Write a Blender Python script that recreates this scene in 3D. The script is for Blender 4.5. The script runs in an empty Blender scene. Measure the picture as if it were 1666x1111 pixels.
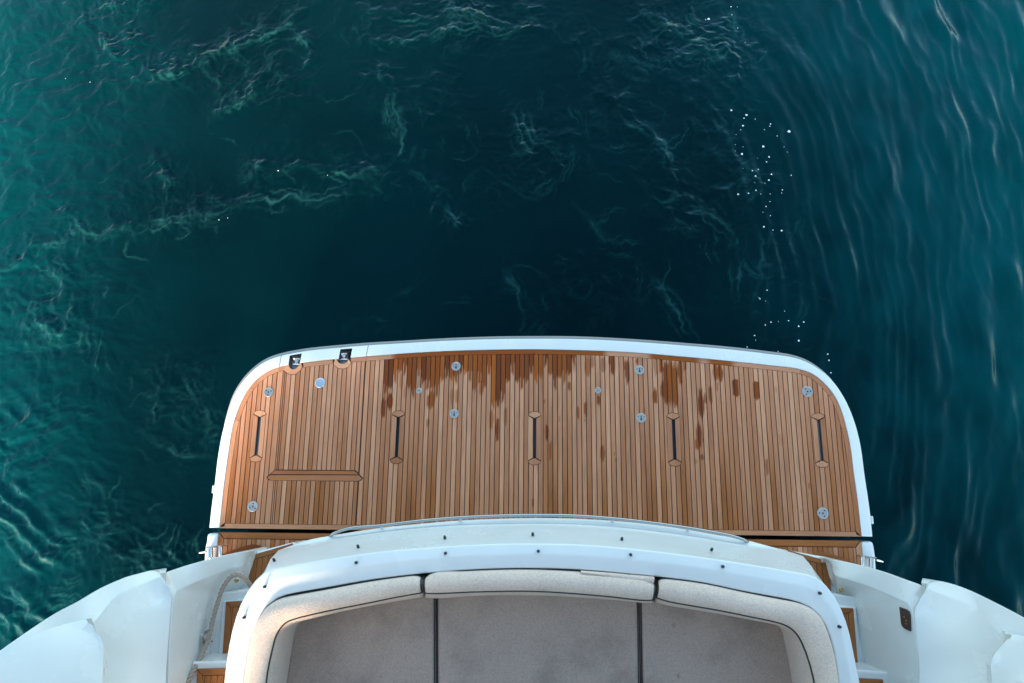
import bpy, bmesh, math, random
import numpy as np
from mathutils import Matrix, Vector, Euler

random.seed(7)
rng = np.random.RandomState(11)
D = bpy.data
C = bpy.context.scene.collection
SC = bpy.context.scene
R = math.radians

# ------------------------------------------------------------------ camera
CAM = Vector((0.0, 0.0, 6.0))          # metres above the water
FPX = 1111.0                           # 24 mm lens on a 36 mm wide sensor, photo is 1666 px wide
ROT = Matrix.Rotation(R(0.632), 3, 'Z') @ Matrix.Rotation(R(1.943), 3, 'Y') @ Matrix.Rotation(R(12.723), 3, 'X')
cam = D.cameras.new('camera'); camo = D.objects.new('camera', cam); C.objects.link(camo)
camo.matrix_world = Matrix.Translation(CAM) @ ROT.to_4x4()
cam.sensor_width = 36; cam.lens = 24.0; cam.clip_start = 0.05; cam.clip_end = 6000
SC.camera = camo

# ------------------------------------------------------------------ light
SUN_EL, SUN_AZ = 16.0, 194.0           # azimuth clockwise from +Y (aft)
w = D.worlds.new('World'); SC.world = w; w.use_nodes = True
n = w.node_tree.nodes
sky = n.new('ShaderNodeTexSky'); sky.sky_type = 'NISHITA'; sky.sun_disc = False
sky.sun_elevation = R(SUN_EL); sky.sun_rotation = R(SUN_AZ)
sky.air_density = 1.0; sky.dust_density = 2.0; sky.ozone_density = 1.0
wb = n.new('ShaderNodeMix'); wb.data_type = 'RGBA'; wb.blend_type = 'MULTIPLY'; wb.inputs[0].default_value = 1
wb.inputs[7].default_value = (1.09, 1.11, .99, 1)      # one white balance for the whole sky
w.node_tree.links.new(sky.outputs[0], wb.inputs[6]); w.node_tree.links.new(wb.outputs[2], n['Background'].inputs[0])
n['Background'].inputs[1].default_value = 0.15
sl = D.lights.new('sun', 'SUN'); sl.energy = 3.5; sl.angle = R(14.0); sl.color = (1.0, 0.80, 0.62)
so = D.objects.new('sun', sl); C.objects.link(so)
sd = Vector((math.sin(R(SUN_AZ)) * math.cos(R(SUN_EL)), math.cos(R(SUN_AZ)) * math.cos(R(SUN_EL)), math.sin(R(SUN_EL))))
so.rotation_euler = sd.to_track_quat('Z', 'Y').to_euler()
SC.view_settings.view_transform = 'Standard'; SC.view_settings.look = 'None'
SC.view_settings.gamma = 1.0; SC.view_settings.use_curve_mapping = False
SC.view_settings.exposure = 2.10

# ------------------------------------------------------------------ helpers
def W(u, v, z):
    """point at height z that the photo shows at pixel u, v"""
    d = ROT @ Vector(((u - 833.0) / FPX, -(v - 555.5) / FPX, -1.0))
    t = (z - CAM.z) / d.z
    return Vector((CAM.x + d.x * t, CAM.y + d.y * t, z))
X0 = -0.0077                            # centre line of the yacht

def mesh_obj(name, verts, faces, mat, parent=None, smooth=False, angle=None):
    me = D.meshes.new(name)
    me.from_pydata([tuple(v) for v in verts], [], faces)
    me.validate(); me.update()
    bm = bmesh.new(); bm.from_mesh(me); bmesh.ops.recalc_face_normals(bm, faces=bm.faces[:]); bm.to_mesh(me); bm.free()
    o = D.objects.new(name, me); C.objects.link(o)
    for m in (mat if isinstance(mat, (list, tuple)) else [mat]): me.materials.append(m)
    if parent: o.parent = parent
    if smooth:
        me.shade_smooth()
        if angle: me.set_sharp_from_angle(angle=R(angle))
    return o

def bevel(o, width=.01, seg=2, angle=30):
    m = o.modifiers.new('bevel', 'BEVEL'); m.width = width; m.segments = seg; m.limit_method = 'ANGLE'
    m.angle_limit = R(angle); m.harden_normals = False
    wn = o.modifiers.new('weighted', 'WEIGHTED_NORMAL'); wn.keep_sharp = True; wn.weight = 80
    return o

def crom(pts, n):
    """n points on a Catmull-Rom curve through pts, even by arc length"""
    P = np.array([list(p) for p in pts], float)
    if len(P) == 2: return np.array([P[0] + (P[1] - P[0]) * t for t in np.linspace(0, 1, n)])
    Q = np.vstack([2 * P[0] - P[1], P, 2 * P[-1] - P[-2]])
    out = []
    for i in range(1, len(Q) - 2):
        p0, p1, p2, p3 = Q[i - 1], Q[i], Q[i + 1], Q[i + 2]
        # centripetal-ish: scale the tangents by the segment length
        l0, l1, l2 = [max(np.linalg.norm(a - b), 1e-6) for a, b in ((p0, p1), (p1, p2), (p2, p3))]
        m1 = ((p2 - p1) / l1 * l0 + (p1 - p0) / l0 * l1) / (l0 + l1) * l1
        m2 = ((p3 - p2) / l2 * l1 + (p2 - p1) / l1 * l2) / (l1 + l2) * l1
        for t in np.linspace(0, 1, 24, endpoint=False):
            out.append((2*t**3 - 3*t**2 + 1) * p1 + (t**3 - 2*t**2 + t) * m1 + (-2*t**3 + 3*t**2) * p2 + (t**3 - t**2) * m2)
    out.append(P[-1]); out = np.array(out)
    s = np.concatenate([[0], np.cumsum(np.linalg.norm(np.diff(out, axis=0), axis=1))])
    q = np.linspace(0, s[-1], n)
    return np.array([np.interp(q, s, out[:, k]) for k in range(out.shape[1])]).T

def pix(pts, z=None):
    return [W(p[0], p[1], p[2] if len(p) > 2 else z) for p in pts]

def multi(parts, ns, z=None):
    """one line out of several stretches that share their end points, each resampled"""
    full = sum([p[:-1] for p in parts[:-1]], []) + parts[-1]
    P = np.array([list(p) for p in pix(full, z)])
    rows = []; i = 0
    for p, nn in zip(parts, ns):
        j = i + len(p) - 1
        r = crom(P[i:j + 1], nn); rows.append(r if p is parts[-1] else r[:-1]); i = j
    L = np.vstack(rows)
    for _ in range(1):                  # take the kinks out of the joints
        L[1:-1] = (L[:-2] + 2 * L[1:-1] + L[2:]) / 4
    return L

def loft(name, rows, mat, parent=None, cap=False, closed=False, smooth=True, angle=35, skip=None, mats=None):
    n = len(rows[0]); verts = [tuple(p) for r in rows for p in r]; faces = []; mi = []
    m = len(rows)
    for i in range(m if closed else m - 1):
        i2 = (i + 1) % m
        for j in range(n - 1):
            if skip and skip(i, j): continue
            faces.append((i * n + j, i * n + j + 1, i2 * n + j + 1, i2 * n + j)); mi.append(mats[i] if mats else 0)
    if cap:
        faces.append(tuple(i * n for i in range(m))); faces.append(tuple(i * n + n - 1 for i in range(m))[::-1]); mi += [0, 0]
    o = mesh_obj(name, verts, faces, mat, parent, smooth, angle)
    if mats:
        for p, k in zip(o.data.polygons, mi): p.material_index = k
    return o

def tube(name, pts, r, mat, parent=None, seg=8, closed=False):
    P = [Vector(p) for p in pts]; n = len(P); verts = []; faces = []
    for i, p in enumerate(P):
        t = (P[min(i + 1, n - 1)] - P[max(i - 1, 0)]).normalized()
        a = t.cross(Vector((0, 0, 1)));  a = a.normalized() if a.length > .05 else t.cross(Vector((1, 0, 0))).normalized()
        b = t.cross(a)
        rr = r[i] if hasattr(r, '__len__') else r
        for k in range(seg):
            an = 2 * math.pi * k / seg; verts.append(p + a * math.cos(an) * rr + b * math.sin(an) * rr)
    for i in range(n - 1):
        for k in range(seg):
            faces.append((i * seg + k, i * seg + (k + 1) % seg, (i + 1) * seg + (k + 1) % seg, (i + 1) * seg + k))
    faces.append(tuple(range(seg))); faces.append(tuple((n - 1) * seg + k for k in range(seg))[::-1])
    return mesh_obj(name, verts, faces, mat, parent, True, 50)

def prism(name, poly, z0, z1, mat, parent=None, smooth=False):
    """upright prism; z1 may be a list with one height per corner"""
    n = len(poly); zt = z1 if isinstance(z1, (list, tuple)) else [z1] * n
    v = [(p[0], p[1], z0) for p in poly] + [(p[0], p[1], z) for p, z in zip(poly, zt)]
    f = [tuple(range(n))[::-1], tuple(range(n, 2 * n))] + [(i, (i + 1) % n, n + (i + 1) % n, n + i) for i in range(n)]
    return mesh_obj(name, v, f, mat, parent, smooth, 30)

def lathe(name, prof, center, mat, parent=None, seg=20, axis='Z', mats=None):
    v = []; f = []; mi = []
    for r, h in prof:
        for k in range(seg):
            a = 2 * math.pi * k / seg; v.append(Vector((r * math.cos(a), r * math.sin(a), h)))
    for i in range(len(prof) - 1):
        for k in range(seg): f.append((i*seg + k, i*seg + (k+1) % seg, (i+1)*seg + (k+1) % seg, (i+1)*seg + k))
    f.append(tuple((len(prof) - 1) * seg + k for k in range(seg))); f.append(tuple(range(seg))[::-1])
    if axis != 'Z':
        q = Vector(axis).to_track_quat('Z', 'Y'); v = [q @ p for p in v]
    v = [p + Vector(center) for p in v]
    return mesh_obj(name, v, f, mat, parent, True, 40)

def empty(name, loc, label, cat, parent=None, group=None):
    o = D.objects.new(name, None); C.objects.link(o); o.location = loc; o.empty_display_size = .2
    if label: o['label'] = label
    if cat: o['category'] = cat
    if group: o['group'] = group
    return o

# ------------------------------------------------------------------ materials
def mat(name, col, rough=.5, metal=0.0, spec=.5, coat=0.0):
    m = D.materials.new(name); m.use_nodes = True; b = m.node_tree.nodes['Principled BSDF']
    b.inputs['Base Color'].default_value = (*col, 1); b.inputs['Roughness'].default_value = rough
    b.inputs['Metallic'].default_value = metal; b.inputs['Specular IOR Level'].default_value = spec
    b.inputs['Coat Weight'].default_value = coat
    return m, m.node_tree, b

def N(nt, kind, **kw):
    x = nt.nodes.new(kind)
    for k, v in kw.items():
        if k in x.inputs: x.inputs[k].default_value = v
        else: setattr(x, k, v)
    return x

def ramp(nt, stops, src):
    r = nt.nodes.new('ShaderNodeValToRGB'); e = r.color_ramp.elements
    while len(e) > 1: e.remove(e[-1])
    e[0].position = stops[0][0]; e[0].color = (*stops[0][1], 1) if len(stops[0][1]) == 3 else stops[0][1]
    for p, c in stops[1:]:
        x = e.new(p); x.color = (*c, 1)
    nt.links.new(src, r.inputs[0]); return r

def gelcoat(name, col):
    m, nt, b = mat(name, col, .22, coat=.3)
    b.inputs['Coat Roughness'].default_value = .08
    g = nt.nodes.new('ShaderNodeNewGeometry')
    t = N(nt, 'ShaderNodeTexNoise', Scale=2.2, Detail=6.0, Roughness=.62); nt.links.new(g.outputs['Position'], t.inputs['Vector'])
    r = ramp(nt, [(.3, tuple(c * .93 for c in col)), (.62, col), (1, tuple(min(1, c * 1.03) for c in col))], t.outputs[0])
    # a few scuffs and water marks
    t2 = N(nt, 'ShaderNodeTexNoise', Scale=16.0, Detail=8.0, Roughness=.7, Distortion=1.2); nt.links.new(g.outputs['Position'], t2.inputs['Vector'])
    r2 = ramp(nt, [(.0, (0, 0, 0)), (.72, (0, 0, 0)), (.86, (.14, .14, .14))], t2.outputs[0])
    mx = N(nt, 'ShaderNodeMix', data_type='RGBA'); nt.links.new(r2.outputs[0], mx.inputs[0]); nt.links.new(r.outputs[0], mx.inputs[6])
    mx.inputs[7].default_value = (.42, .40, .36, 1)
    nt.links.new(mx.outputs[2], b.inputs['Base Color'])
    rr = ramp(nt, [(.3, (.16,) * 3), (.7, (.32,) * 3)], t.outputs[0]); nt.links.new(rr.outputs[0], b.inputs['Roughness'])
    return m
M_WHITE = gelcoat('white_gelcoat', (.78, .80, .80))
M_WHITE2 = gelcoat('grey_white_gelcoat', (.70, .70, .69))
M_HULL = gelcoat('hull_white', (.74, .75, .75))
M_CAULK = mat('black_caulk', (.012, .011, .010), .7)[0]
M_RUBBER = mat('grey_rubber', (.30, .29, .28), .55)[0]
M_BLACK = mat('black_plastic', (.02, .022, .025), .35)[0]
M_STEEL = mat('polished_steel', (.72, .73, .74), .13, 1.0)[0]
M_BSTEEL = mat('brushed_steel', (.46, .44, .42), .42, 1.0)[0]
M_DSTEEL = mat('dull_steel', (.22, .21, .20), .5, 1.0)[0]
M_RAIL = mat('rail_steel', (.42, .43, .43), .16, 1.0)[0]
M_BRASS = mat('brass', (.50, .34, .14), .25, 1.0)[0]
M_GLASS = mat('dark_glass', (.01, .012, .014), .06)[0]
M_COPPER = mat('copper_button', (.30, .13, .07), .4, .6)[0]
M_BROWN = mat('brown_panel', (.045, .018, .012), .3)[0]

def teak(name, along='Y', tone=1.0, varnish=False):
    m, nt, b = mat(name, (.3, .18, .1), .62, spec=.28)
    g = nt.nodes.new('ShaderNodeNewGeometry'); oi = nt.nodes.new('ShaderNodeObjectInfo')
    # shift the grain of every plank by its own random number
    off = N(nt, 'ShaderNodeVectorMath', operation='SCALE'); off.inputs[0].default_value = (3.1, 37.0, 11.0)
    nt.links.new(oi.outputs['Random'], off.inputs['Scale'])
    add = N(nt, 'ShaderNodeVectorMath', operation='ADD'); nt.links.new(g.outputs['Position'], add.inputs[0]); nt.links.new(off.outputs[0], add.inputs[1])
    mp = nt.nodes.new('ShaderNodeMapping'); nt.links.new(add.outputs[0], mp.inputs[0])
    mp.inputs['Scale'].default_value = (1, .035, 1) if along == 'Y' else (.035, 1, 1)
    gr = N(nt, 'ShaderNodeTexNoise', Scale=150.0, Detail=5.0, Roughness=.65); nt.links.new(mp.outputs[0], gr.inputs['Vector'])
    mp2 = nt.nodes.new('ShaderNodeMapping'); nt.links.new(add.outputs[0], mp2.inputs[0])
    mp2.inputs['Scale'].default_value = (1, .16, 1) if along == 'Y' else (.16, 1, 1)
    bl = N(nt, 'ShaderNodeTexNoise', Scale=9.0, Detail=6.0, Roughness=.6); nt.links.new(mp2.outputs[0], bl.inputs['Vector'])
    # tone of the single plank
    if varnish:
        base = ramp(nt, [(0, (.28, .095, .026)), (.5, (.36, .128, .036)), (1, (.31, .112, .036))], oi.outputs['Random'])
    else:
        base = ramp(nt, [(0, (.45, .180, .086)), (.14, (.64, .305, .170)), (.28, (.53, .225, .118)), (.42, (.48, .190, .094)),
                         (.56, (.69, .345, .198)), (.70, (.52, .225, .125)), (.84, (.60, .270, .148)), (1, (.39, .142, .062))], oi.outputs['Random'])
        # the boards turn darker and more orange towards the hull
        sp = nt.nodes.new('ShaderNodeSeparateXYZ'); nt.links.new(g.outputs['Position'], sp.inputs[0])
        mr = N(nt, 'ShaderNodeMapRange', clamp=True); nt.links.new(sp.outputs['Y'], mr.inputs['Value'])
        mr.inputs['From Min'].default_value = 1.0; mr.inputs['From Max'].default_value = -.35
        mr.inputs['To Min'].default_value = 0.0; mr.inputs['To Max'].default_value = 1.0
        m2 = N(nt, 'ShaderNodeMath', operation='MULTIPLY'); nt.links.new(mr.outputs[0], m2.inputs[0])
        rr = ramp(nt, [(0, (.1,) * 3), (.35, (.9,) * 3), (.6, (.3,) * 3), (.8, (1.5,) * 3), (1, (.5,) * 3)], oi.outputs['Random'])
        nt.links.new(rr.outputs[0], m2.inputs[1])
        fr = N(nt, 'ShaderNodeMix', data_type='RGBA'); nt.links.new(m2.outputs[0], fr.inputs[0]); nt.links.new(base.outputs[0], fr.inputs[6])
        fr.inputs[7].default_value = (.34, .108, .028, 1)
        base = fr
    bo = base.outputs[2] if not varnish and base.bl_idname == 'ShaderNodeMix' else base.outputs[0]
    gm = ramp(nt, [(.25, (.72,) * 3), (.5, (1, 1, 1)), (.75, (1.15,) * 3)], gr.outputs[0])
    m3 = N(nt, 'ShaderNodeMix', data_type='RGBA', blend_type='MULTIPLY'); m3.inputs[0].default_value = 1
    nt.links.new(bo, m3.inputs[6]); nt.links.new(gm.outputs[0], m3.inputs[7])
    bm_ = ramp(nt, [(.28, (.80, .76, .74)), (.5, (1, 1, 1)), (.72, (1.12, 1.12, 1.14))], bl.outputs[0])
    m4 = N(nt, 'ShaderNodeMix', data_type='RGBA', blend_type='MULTIPLY'); m4.inputs[0].default_value = 1
    nt.links.new(m3.outputs[2], m4.inputs[6]); nt.links.new(bm_.outputs[0], m4.inputs[7])
    # wet patches: darker, redder and glossy
    at = N(nt, 'ShaderNodeAttribute', attribute_name='wet')
    ws = N(nt, 'ShaderNodeMix', data_type='RGBA'); nt.links.new(at.outputs['Fac'], ws.inputs[0]); nt.links.new(m4.outputs[2], ws.inputs[6])
    wc = N(nt, 'ShaderNodeMix', data_type='RGBA', blend_type='MULTIPLY'); wc.inputs[0].default_value = 1
    wr = ramp(nt, [(0, (.33, .068, .004)), (.35, (.15, .028, .002)), (.65, (.40, .092, .005)), (1, (.12, .022, .002))], oi.outputs['Random'])
    nt.links.new(wr.outputs[0], wc.inputs[6]); nt.links.new(gm.outputs[0], wc.inputs[7])
    nt.links.new(wc.outputs[2], ws.inputs[7])
    nt.links.new(ws.outputs[2], b.inputs['Base Color'])
    ro = N(nt, 'ShaderNodeMapRange'); nt.links.new(at.outputs['Fac'], ro.inputs['Value'])
    ro.inputs['To Min'].default_value = .42 if varnish else .66; ro.inputs['To Max'].default_value = .45
    nt.links.new(ro.outputs[0], b.inputs['Roughness'])
    bp = N(nt, 'ShaderNodeBump', Strength=.25, Distance=.002); nt.links.new(gr.outputs[0], bp.inputs['Height']); nt.links.new(bp.outputs[0], b.inputs['Normal'])
    return m
M_TEAK = teak('teak_lengthwise'); M_TEAKX = teak('teak_crosswise', 'X')
M_TEAKV = teak('golden_teak', 'Y', varnish=True); M_TEAKVX = teak('golden_teak_crosswise', 'X', varnish=True)

def fabric(name, col, stain=0.5):
    m, nt, b = mat(name, col, .95, spec=.15)
    b.inputs['Sheen Weight'].default_value = .25; b.inputs['Sheen Roughness'].default_value = .5
    g = nt.nodes.new('ShaderNodeNewGeometry')
    a = N(nt, 'ShaderNodeTexNoise', Scale=3.2, Detail=8.0, Roughness=.62); nt.links.new(g.outputs['Position'], a.inputs['Vector'])
    r = ramp(nt, [(.28, tuple(c * (1 - .26 * stain) for c in col)), (.5, col), (.75, tuple(c * 1.06 for c in col))], a.outputs[0])
    t = N(nt, 'ShaderNodeTexNoise', Scale=110.0, Detail=4.0, Roughness=.8); nt.links.new(g.outputs['Position'], t.inputs['Vector'])
    tr = ramp(nt, [(.30, (.76,) * 3), (.5, (1, 1, 1)), (.70, (1.18,) * 3)], t.outputs[0])
    mx = N(nt, 'ShaderNodeMix', data_type='RGBA', blend_type='MULTIPLY'); mx.inputs[0].default_value = 1
    nt.links.new(r.outputs[0], mx.inputs[6]); nt.links.new(tr.outputs[0], mx.inputs[7])
    # small stains
    s = N(nt, 'ShaderNodeTexVoronoi', Scale=5.5); nt.links.new(g.outputs['Position'], s.inputs['Vector'])
    n3 = N(nt, 'ShaderNodeTexNoise', Scale=22.0, Detail=4.0); nt.links.new(g.outputs['Position'], n3.inputs['Vector'])
    ad = N(nt, 'ShaderNodeMath', operation='MULTIPLY_ADD'); nt.links.new(n3.outputs[0], ad.inputs[0]); ad.inputs[1].default_value = .22; nt.links.new(s.outputs['Distance'], ad.inputs[2])
    sr = ramp(nt, [(.12, (.55 * stain,) * 3), (.20, (0, 0, 0))], ad.outputs[0])
    m2 = N(nt, 'ShaderNodeMix', data_type='RGBA'); nt.links.new(sr.outputs[0], m2.inputs[0]); nt.links.new(mx.outputs[2], m2.inputs[6])
    m2.inputs[7].default_value = (col[0] * .55, col[1] * .45, col[2] * .38, 1)
    nt.links.new(m2.outputs[2], b.inputs['Base Color'])
    bp = N(nt, 'ShaderNodeBump', Strength=.9, Distance=.006); nt.links.new(t.outputs[0], bp.inputs['Height']); nt.links.new(bp.outputs[0], b.inputs['Normal'])
    return m
M_BACKF = fabric('light_terry_fabric', (.76, .60, .505), .4)
M_SEATF = fabric('grey_beige_terry_fabric', (.54, .405, .34), 1.0)
M_BLUE = mat('blue_pad', (.45, .47, .48), .8)[0]

# ------------------------------------------------------------------ water
def perlin(x, y, seed=0):
    r = np.random.RandomState(seed); p = r.permutation(256); p = np.concatenate([p, p]); ang = r.rand(256) * 2 * np.pi
    gx, gy = np.cos(ang), np.sin(ang)
    xi = np.floor(x).astype(np.int64); yi = np.floor(y).astype(np.int64); xf = x - xi; yf = y - yi; xi &= 255; yi &= 255
    u = xf**3 * (xf * (xf * 6 - 15) + 10); v = yf**3 * (yf * (yf * 6 - 15) + 10)
    def g(ix, iy, dx, dy):
        h = p[p[ix & 255] + (iy & 255)]; return gx[h] * dx + gy[h] * dy
    a = g(xi, yi, xf, yf); b = g(xi + 1, yi, xf - 1, yf); c = g(xi, yi + 1, xf, yf - 1); d = g(xi + 1, yi + 1, xf - 1, yf - 1)
    return ((a + (b - a) * u) + ((c + (d - c) * u) - (a + (b - a) * u)) * v) * 1.5
def fbm(x, y, o=4, seed=0, g=.5):
    s = 0; a = 1; t = 0
    for k in range(o): s = s + a * perlin(x * 2**k + 17.3 * k, y * 2**k - 9.1 * k, seed + k); t += a; a *= g
    return s / t
def ridge(x, y, o=4, seed=0, g=.55, sharp=1.0):
    s = 0; a = 1; t = 0; w_ = 1
    for k in range(o):
        q = (1 - np.abs(perlin(x * 2.05**k + 5.7 * k, y * 2.05**k + 3.3 * k, seed + k)) * 1.6).clip(0, 1) ** 2
        s = s + a * q * w_; w_ = (q * 1.4).clip(0, 1); t += a; a *= g
    return s / t
def smooth(a, b, x):
    t = ((x - a) / (b - a)).clip(0, 1); return t * t * (3 - 2 * t)

FIL = [  # wake lines: points on the water (photo pixels at z = 0), width m, strength
 ([(150,25),(175,14),(205,8),(240,-2)], .05, .9), ([(172,62),(176,80),(188,91),(210,99)], .03, .8), ([(200,54),(214,60),(207,72)], .03, .7),
 ([(230,128),(270,122),(310,115),(340,98),(370,85),(410,70),(450,52),(478,25),(492,0)], .08, 1.),
 ([(360,182),(392,168),(412,140),(438,105)], .05, .8), ([(476,50),(492,64),(506,86)], .025, 1.), ([(330,105),(350,128),(366,150)], .05,.5),
 ([(425,268),(450,279),(490,268),(530,277),(580,287),(625,275),(652,240),(658,205),(640,160),(618,112)], .09, 1.),
 ([(330,352),(400,332),(480,322),(540,320),(590,300),(640,283)], .07, .7), ([(330,352),(280,355),(220,365),(160,385),(120,372)], .10, .8),
 ([(265,272),(277,305),(263,338),(268,356)], .05, .8), ([(0,442),(40,425),(75,405),(125,385)], .06, .8), ([(118,350),(130,372),(140,400)], .05, .9),
 ([(615,68),(660,68),(700,54),(760,46),(820,55),(852,48)], .10, 1.), ([(600,18),(640,30),(690,28),(750,18),(790,30),(830,40)], .10, .9),
 ([(835,185),(843,212),(856,238),(866,254)], .03, .8), ([(846,180),(856,205),(868,232),(900,245),(912,268)], .04, .8),
 ([(700,298),(718,325),(742,366)], .03, 1.), ([(712,296),(722,312)], .03, .9), ([(1012,160),(1022,200),(1040,217),(1083,236),(1092,275),(1096,312)], .05, .9),
 ([(820,440),(838,470),(850,510),(853,545)], .05, .7), ([(1080,482),(1108,520),(1132,557)], .06, .8), ([(1118,318),(1156,350),(1192,385),(1202,450),(1210,500)], .06, .7),
 ([(1045,15),(1095,48),(1140,72),(1185,96)], .10, 1.), ([(1110,0),(1128,40),(1170,56)], .06, 1.), ([(1160,-5),(1190,40),(1200,90)], .05,.6),
 ([(630,160),(636,200),(657,225)], .06, .8), ([(664,270),(700,300)], .04, .6), ([(1150,160),(1170,215),(1200,260),(1240,300)], .05, .6),
 ([(940,330),(970,375),(1000,400)], .06, .5), ([(1060,450),(1085,480),(1100,510)], .04, .6), ([(60,515),(80,545),(110,540),(130,490)], .10, .7),
 ([(10,480),(40,500),(50,560)], .12, .7), ([(90,440),(118,480),(140,540),(135,590)], .10, .7), ([(200,590),(260,600),(330,590)], .07, .35), ([(230,700),(290,735),(340,740)], .08, .4),
 ([(255,600),(258,660),(250,700)], .05, .5), ([(300,620),(330,665),(350,700)], .05, .5), ([(190,905),(240,895),(275,925)], .05, .8), ([(140,770),(170,800),(180,860)],.10,.4),
 ([(560,540),(600,520),(640,528)], .08, .35), ([(620,500),(660,470),(690,440)], .07, .25), ([(1250,330),(1240,400),(1230,470),(1222,520)], .04, .5),
 ([(1300,330),(1285,400),(1275,440)], .03, .4), ([(1255,565),(1290,530),(1300,500)], .02, .6), ([(1270,560),(1300,548)], .02, .5)]
BLOB = [(1150,330,110,200,1.), (1040,130,130,110,.8), (900,250,120,90,.55), (440,110,80,80,.75), (250,365,130,35,.9), (90,500,90,110,.95), (120,890,110,110,1.),
        (50,985,80,60,1.2), (700,190,80,110,.7), (1130,60,100,70,1.1), (560,285,100,35,.9), (620,40,70,50,.7), (1170,60,70,70,1.1), (830,300,90,60,.4), (930,90,120,90,.5), (300,900,110,50,.75),
        (310,650,60,90,.6), (1000,450,110,90,.5), (850,490,50,70,.5), (45,760,70,120,.7), (170,980,70,40,1.), (30,420,60,40,.6)]

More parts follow.
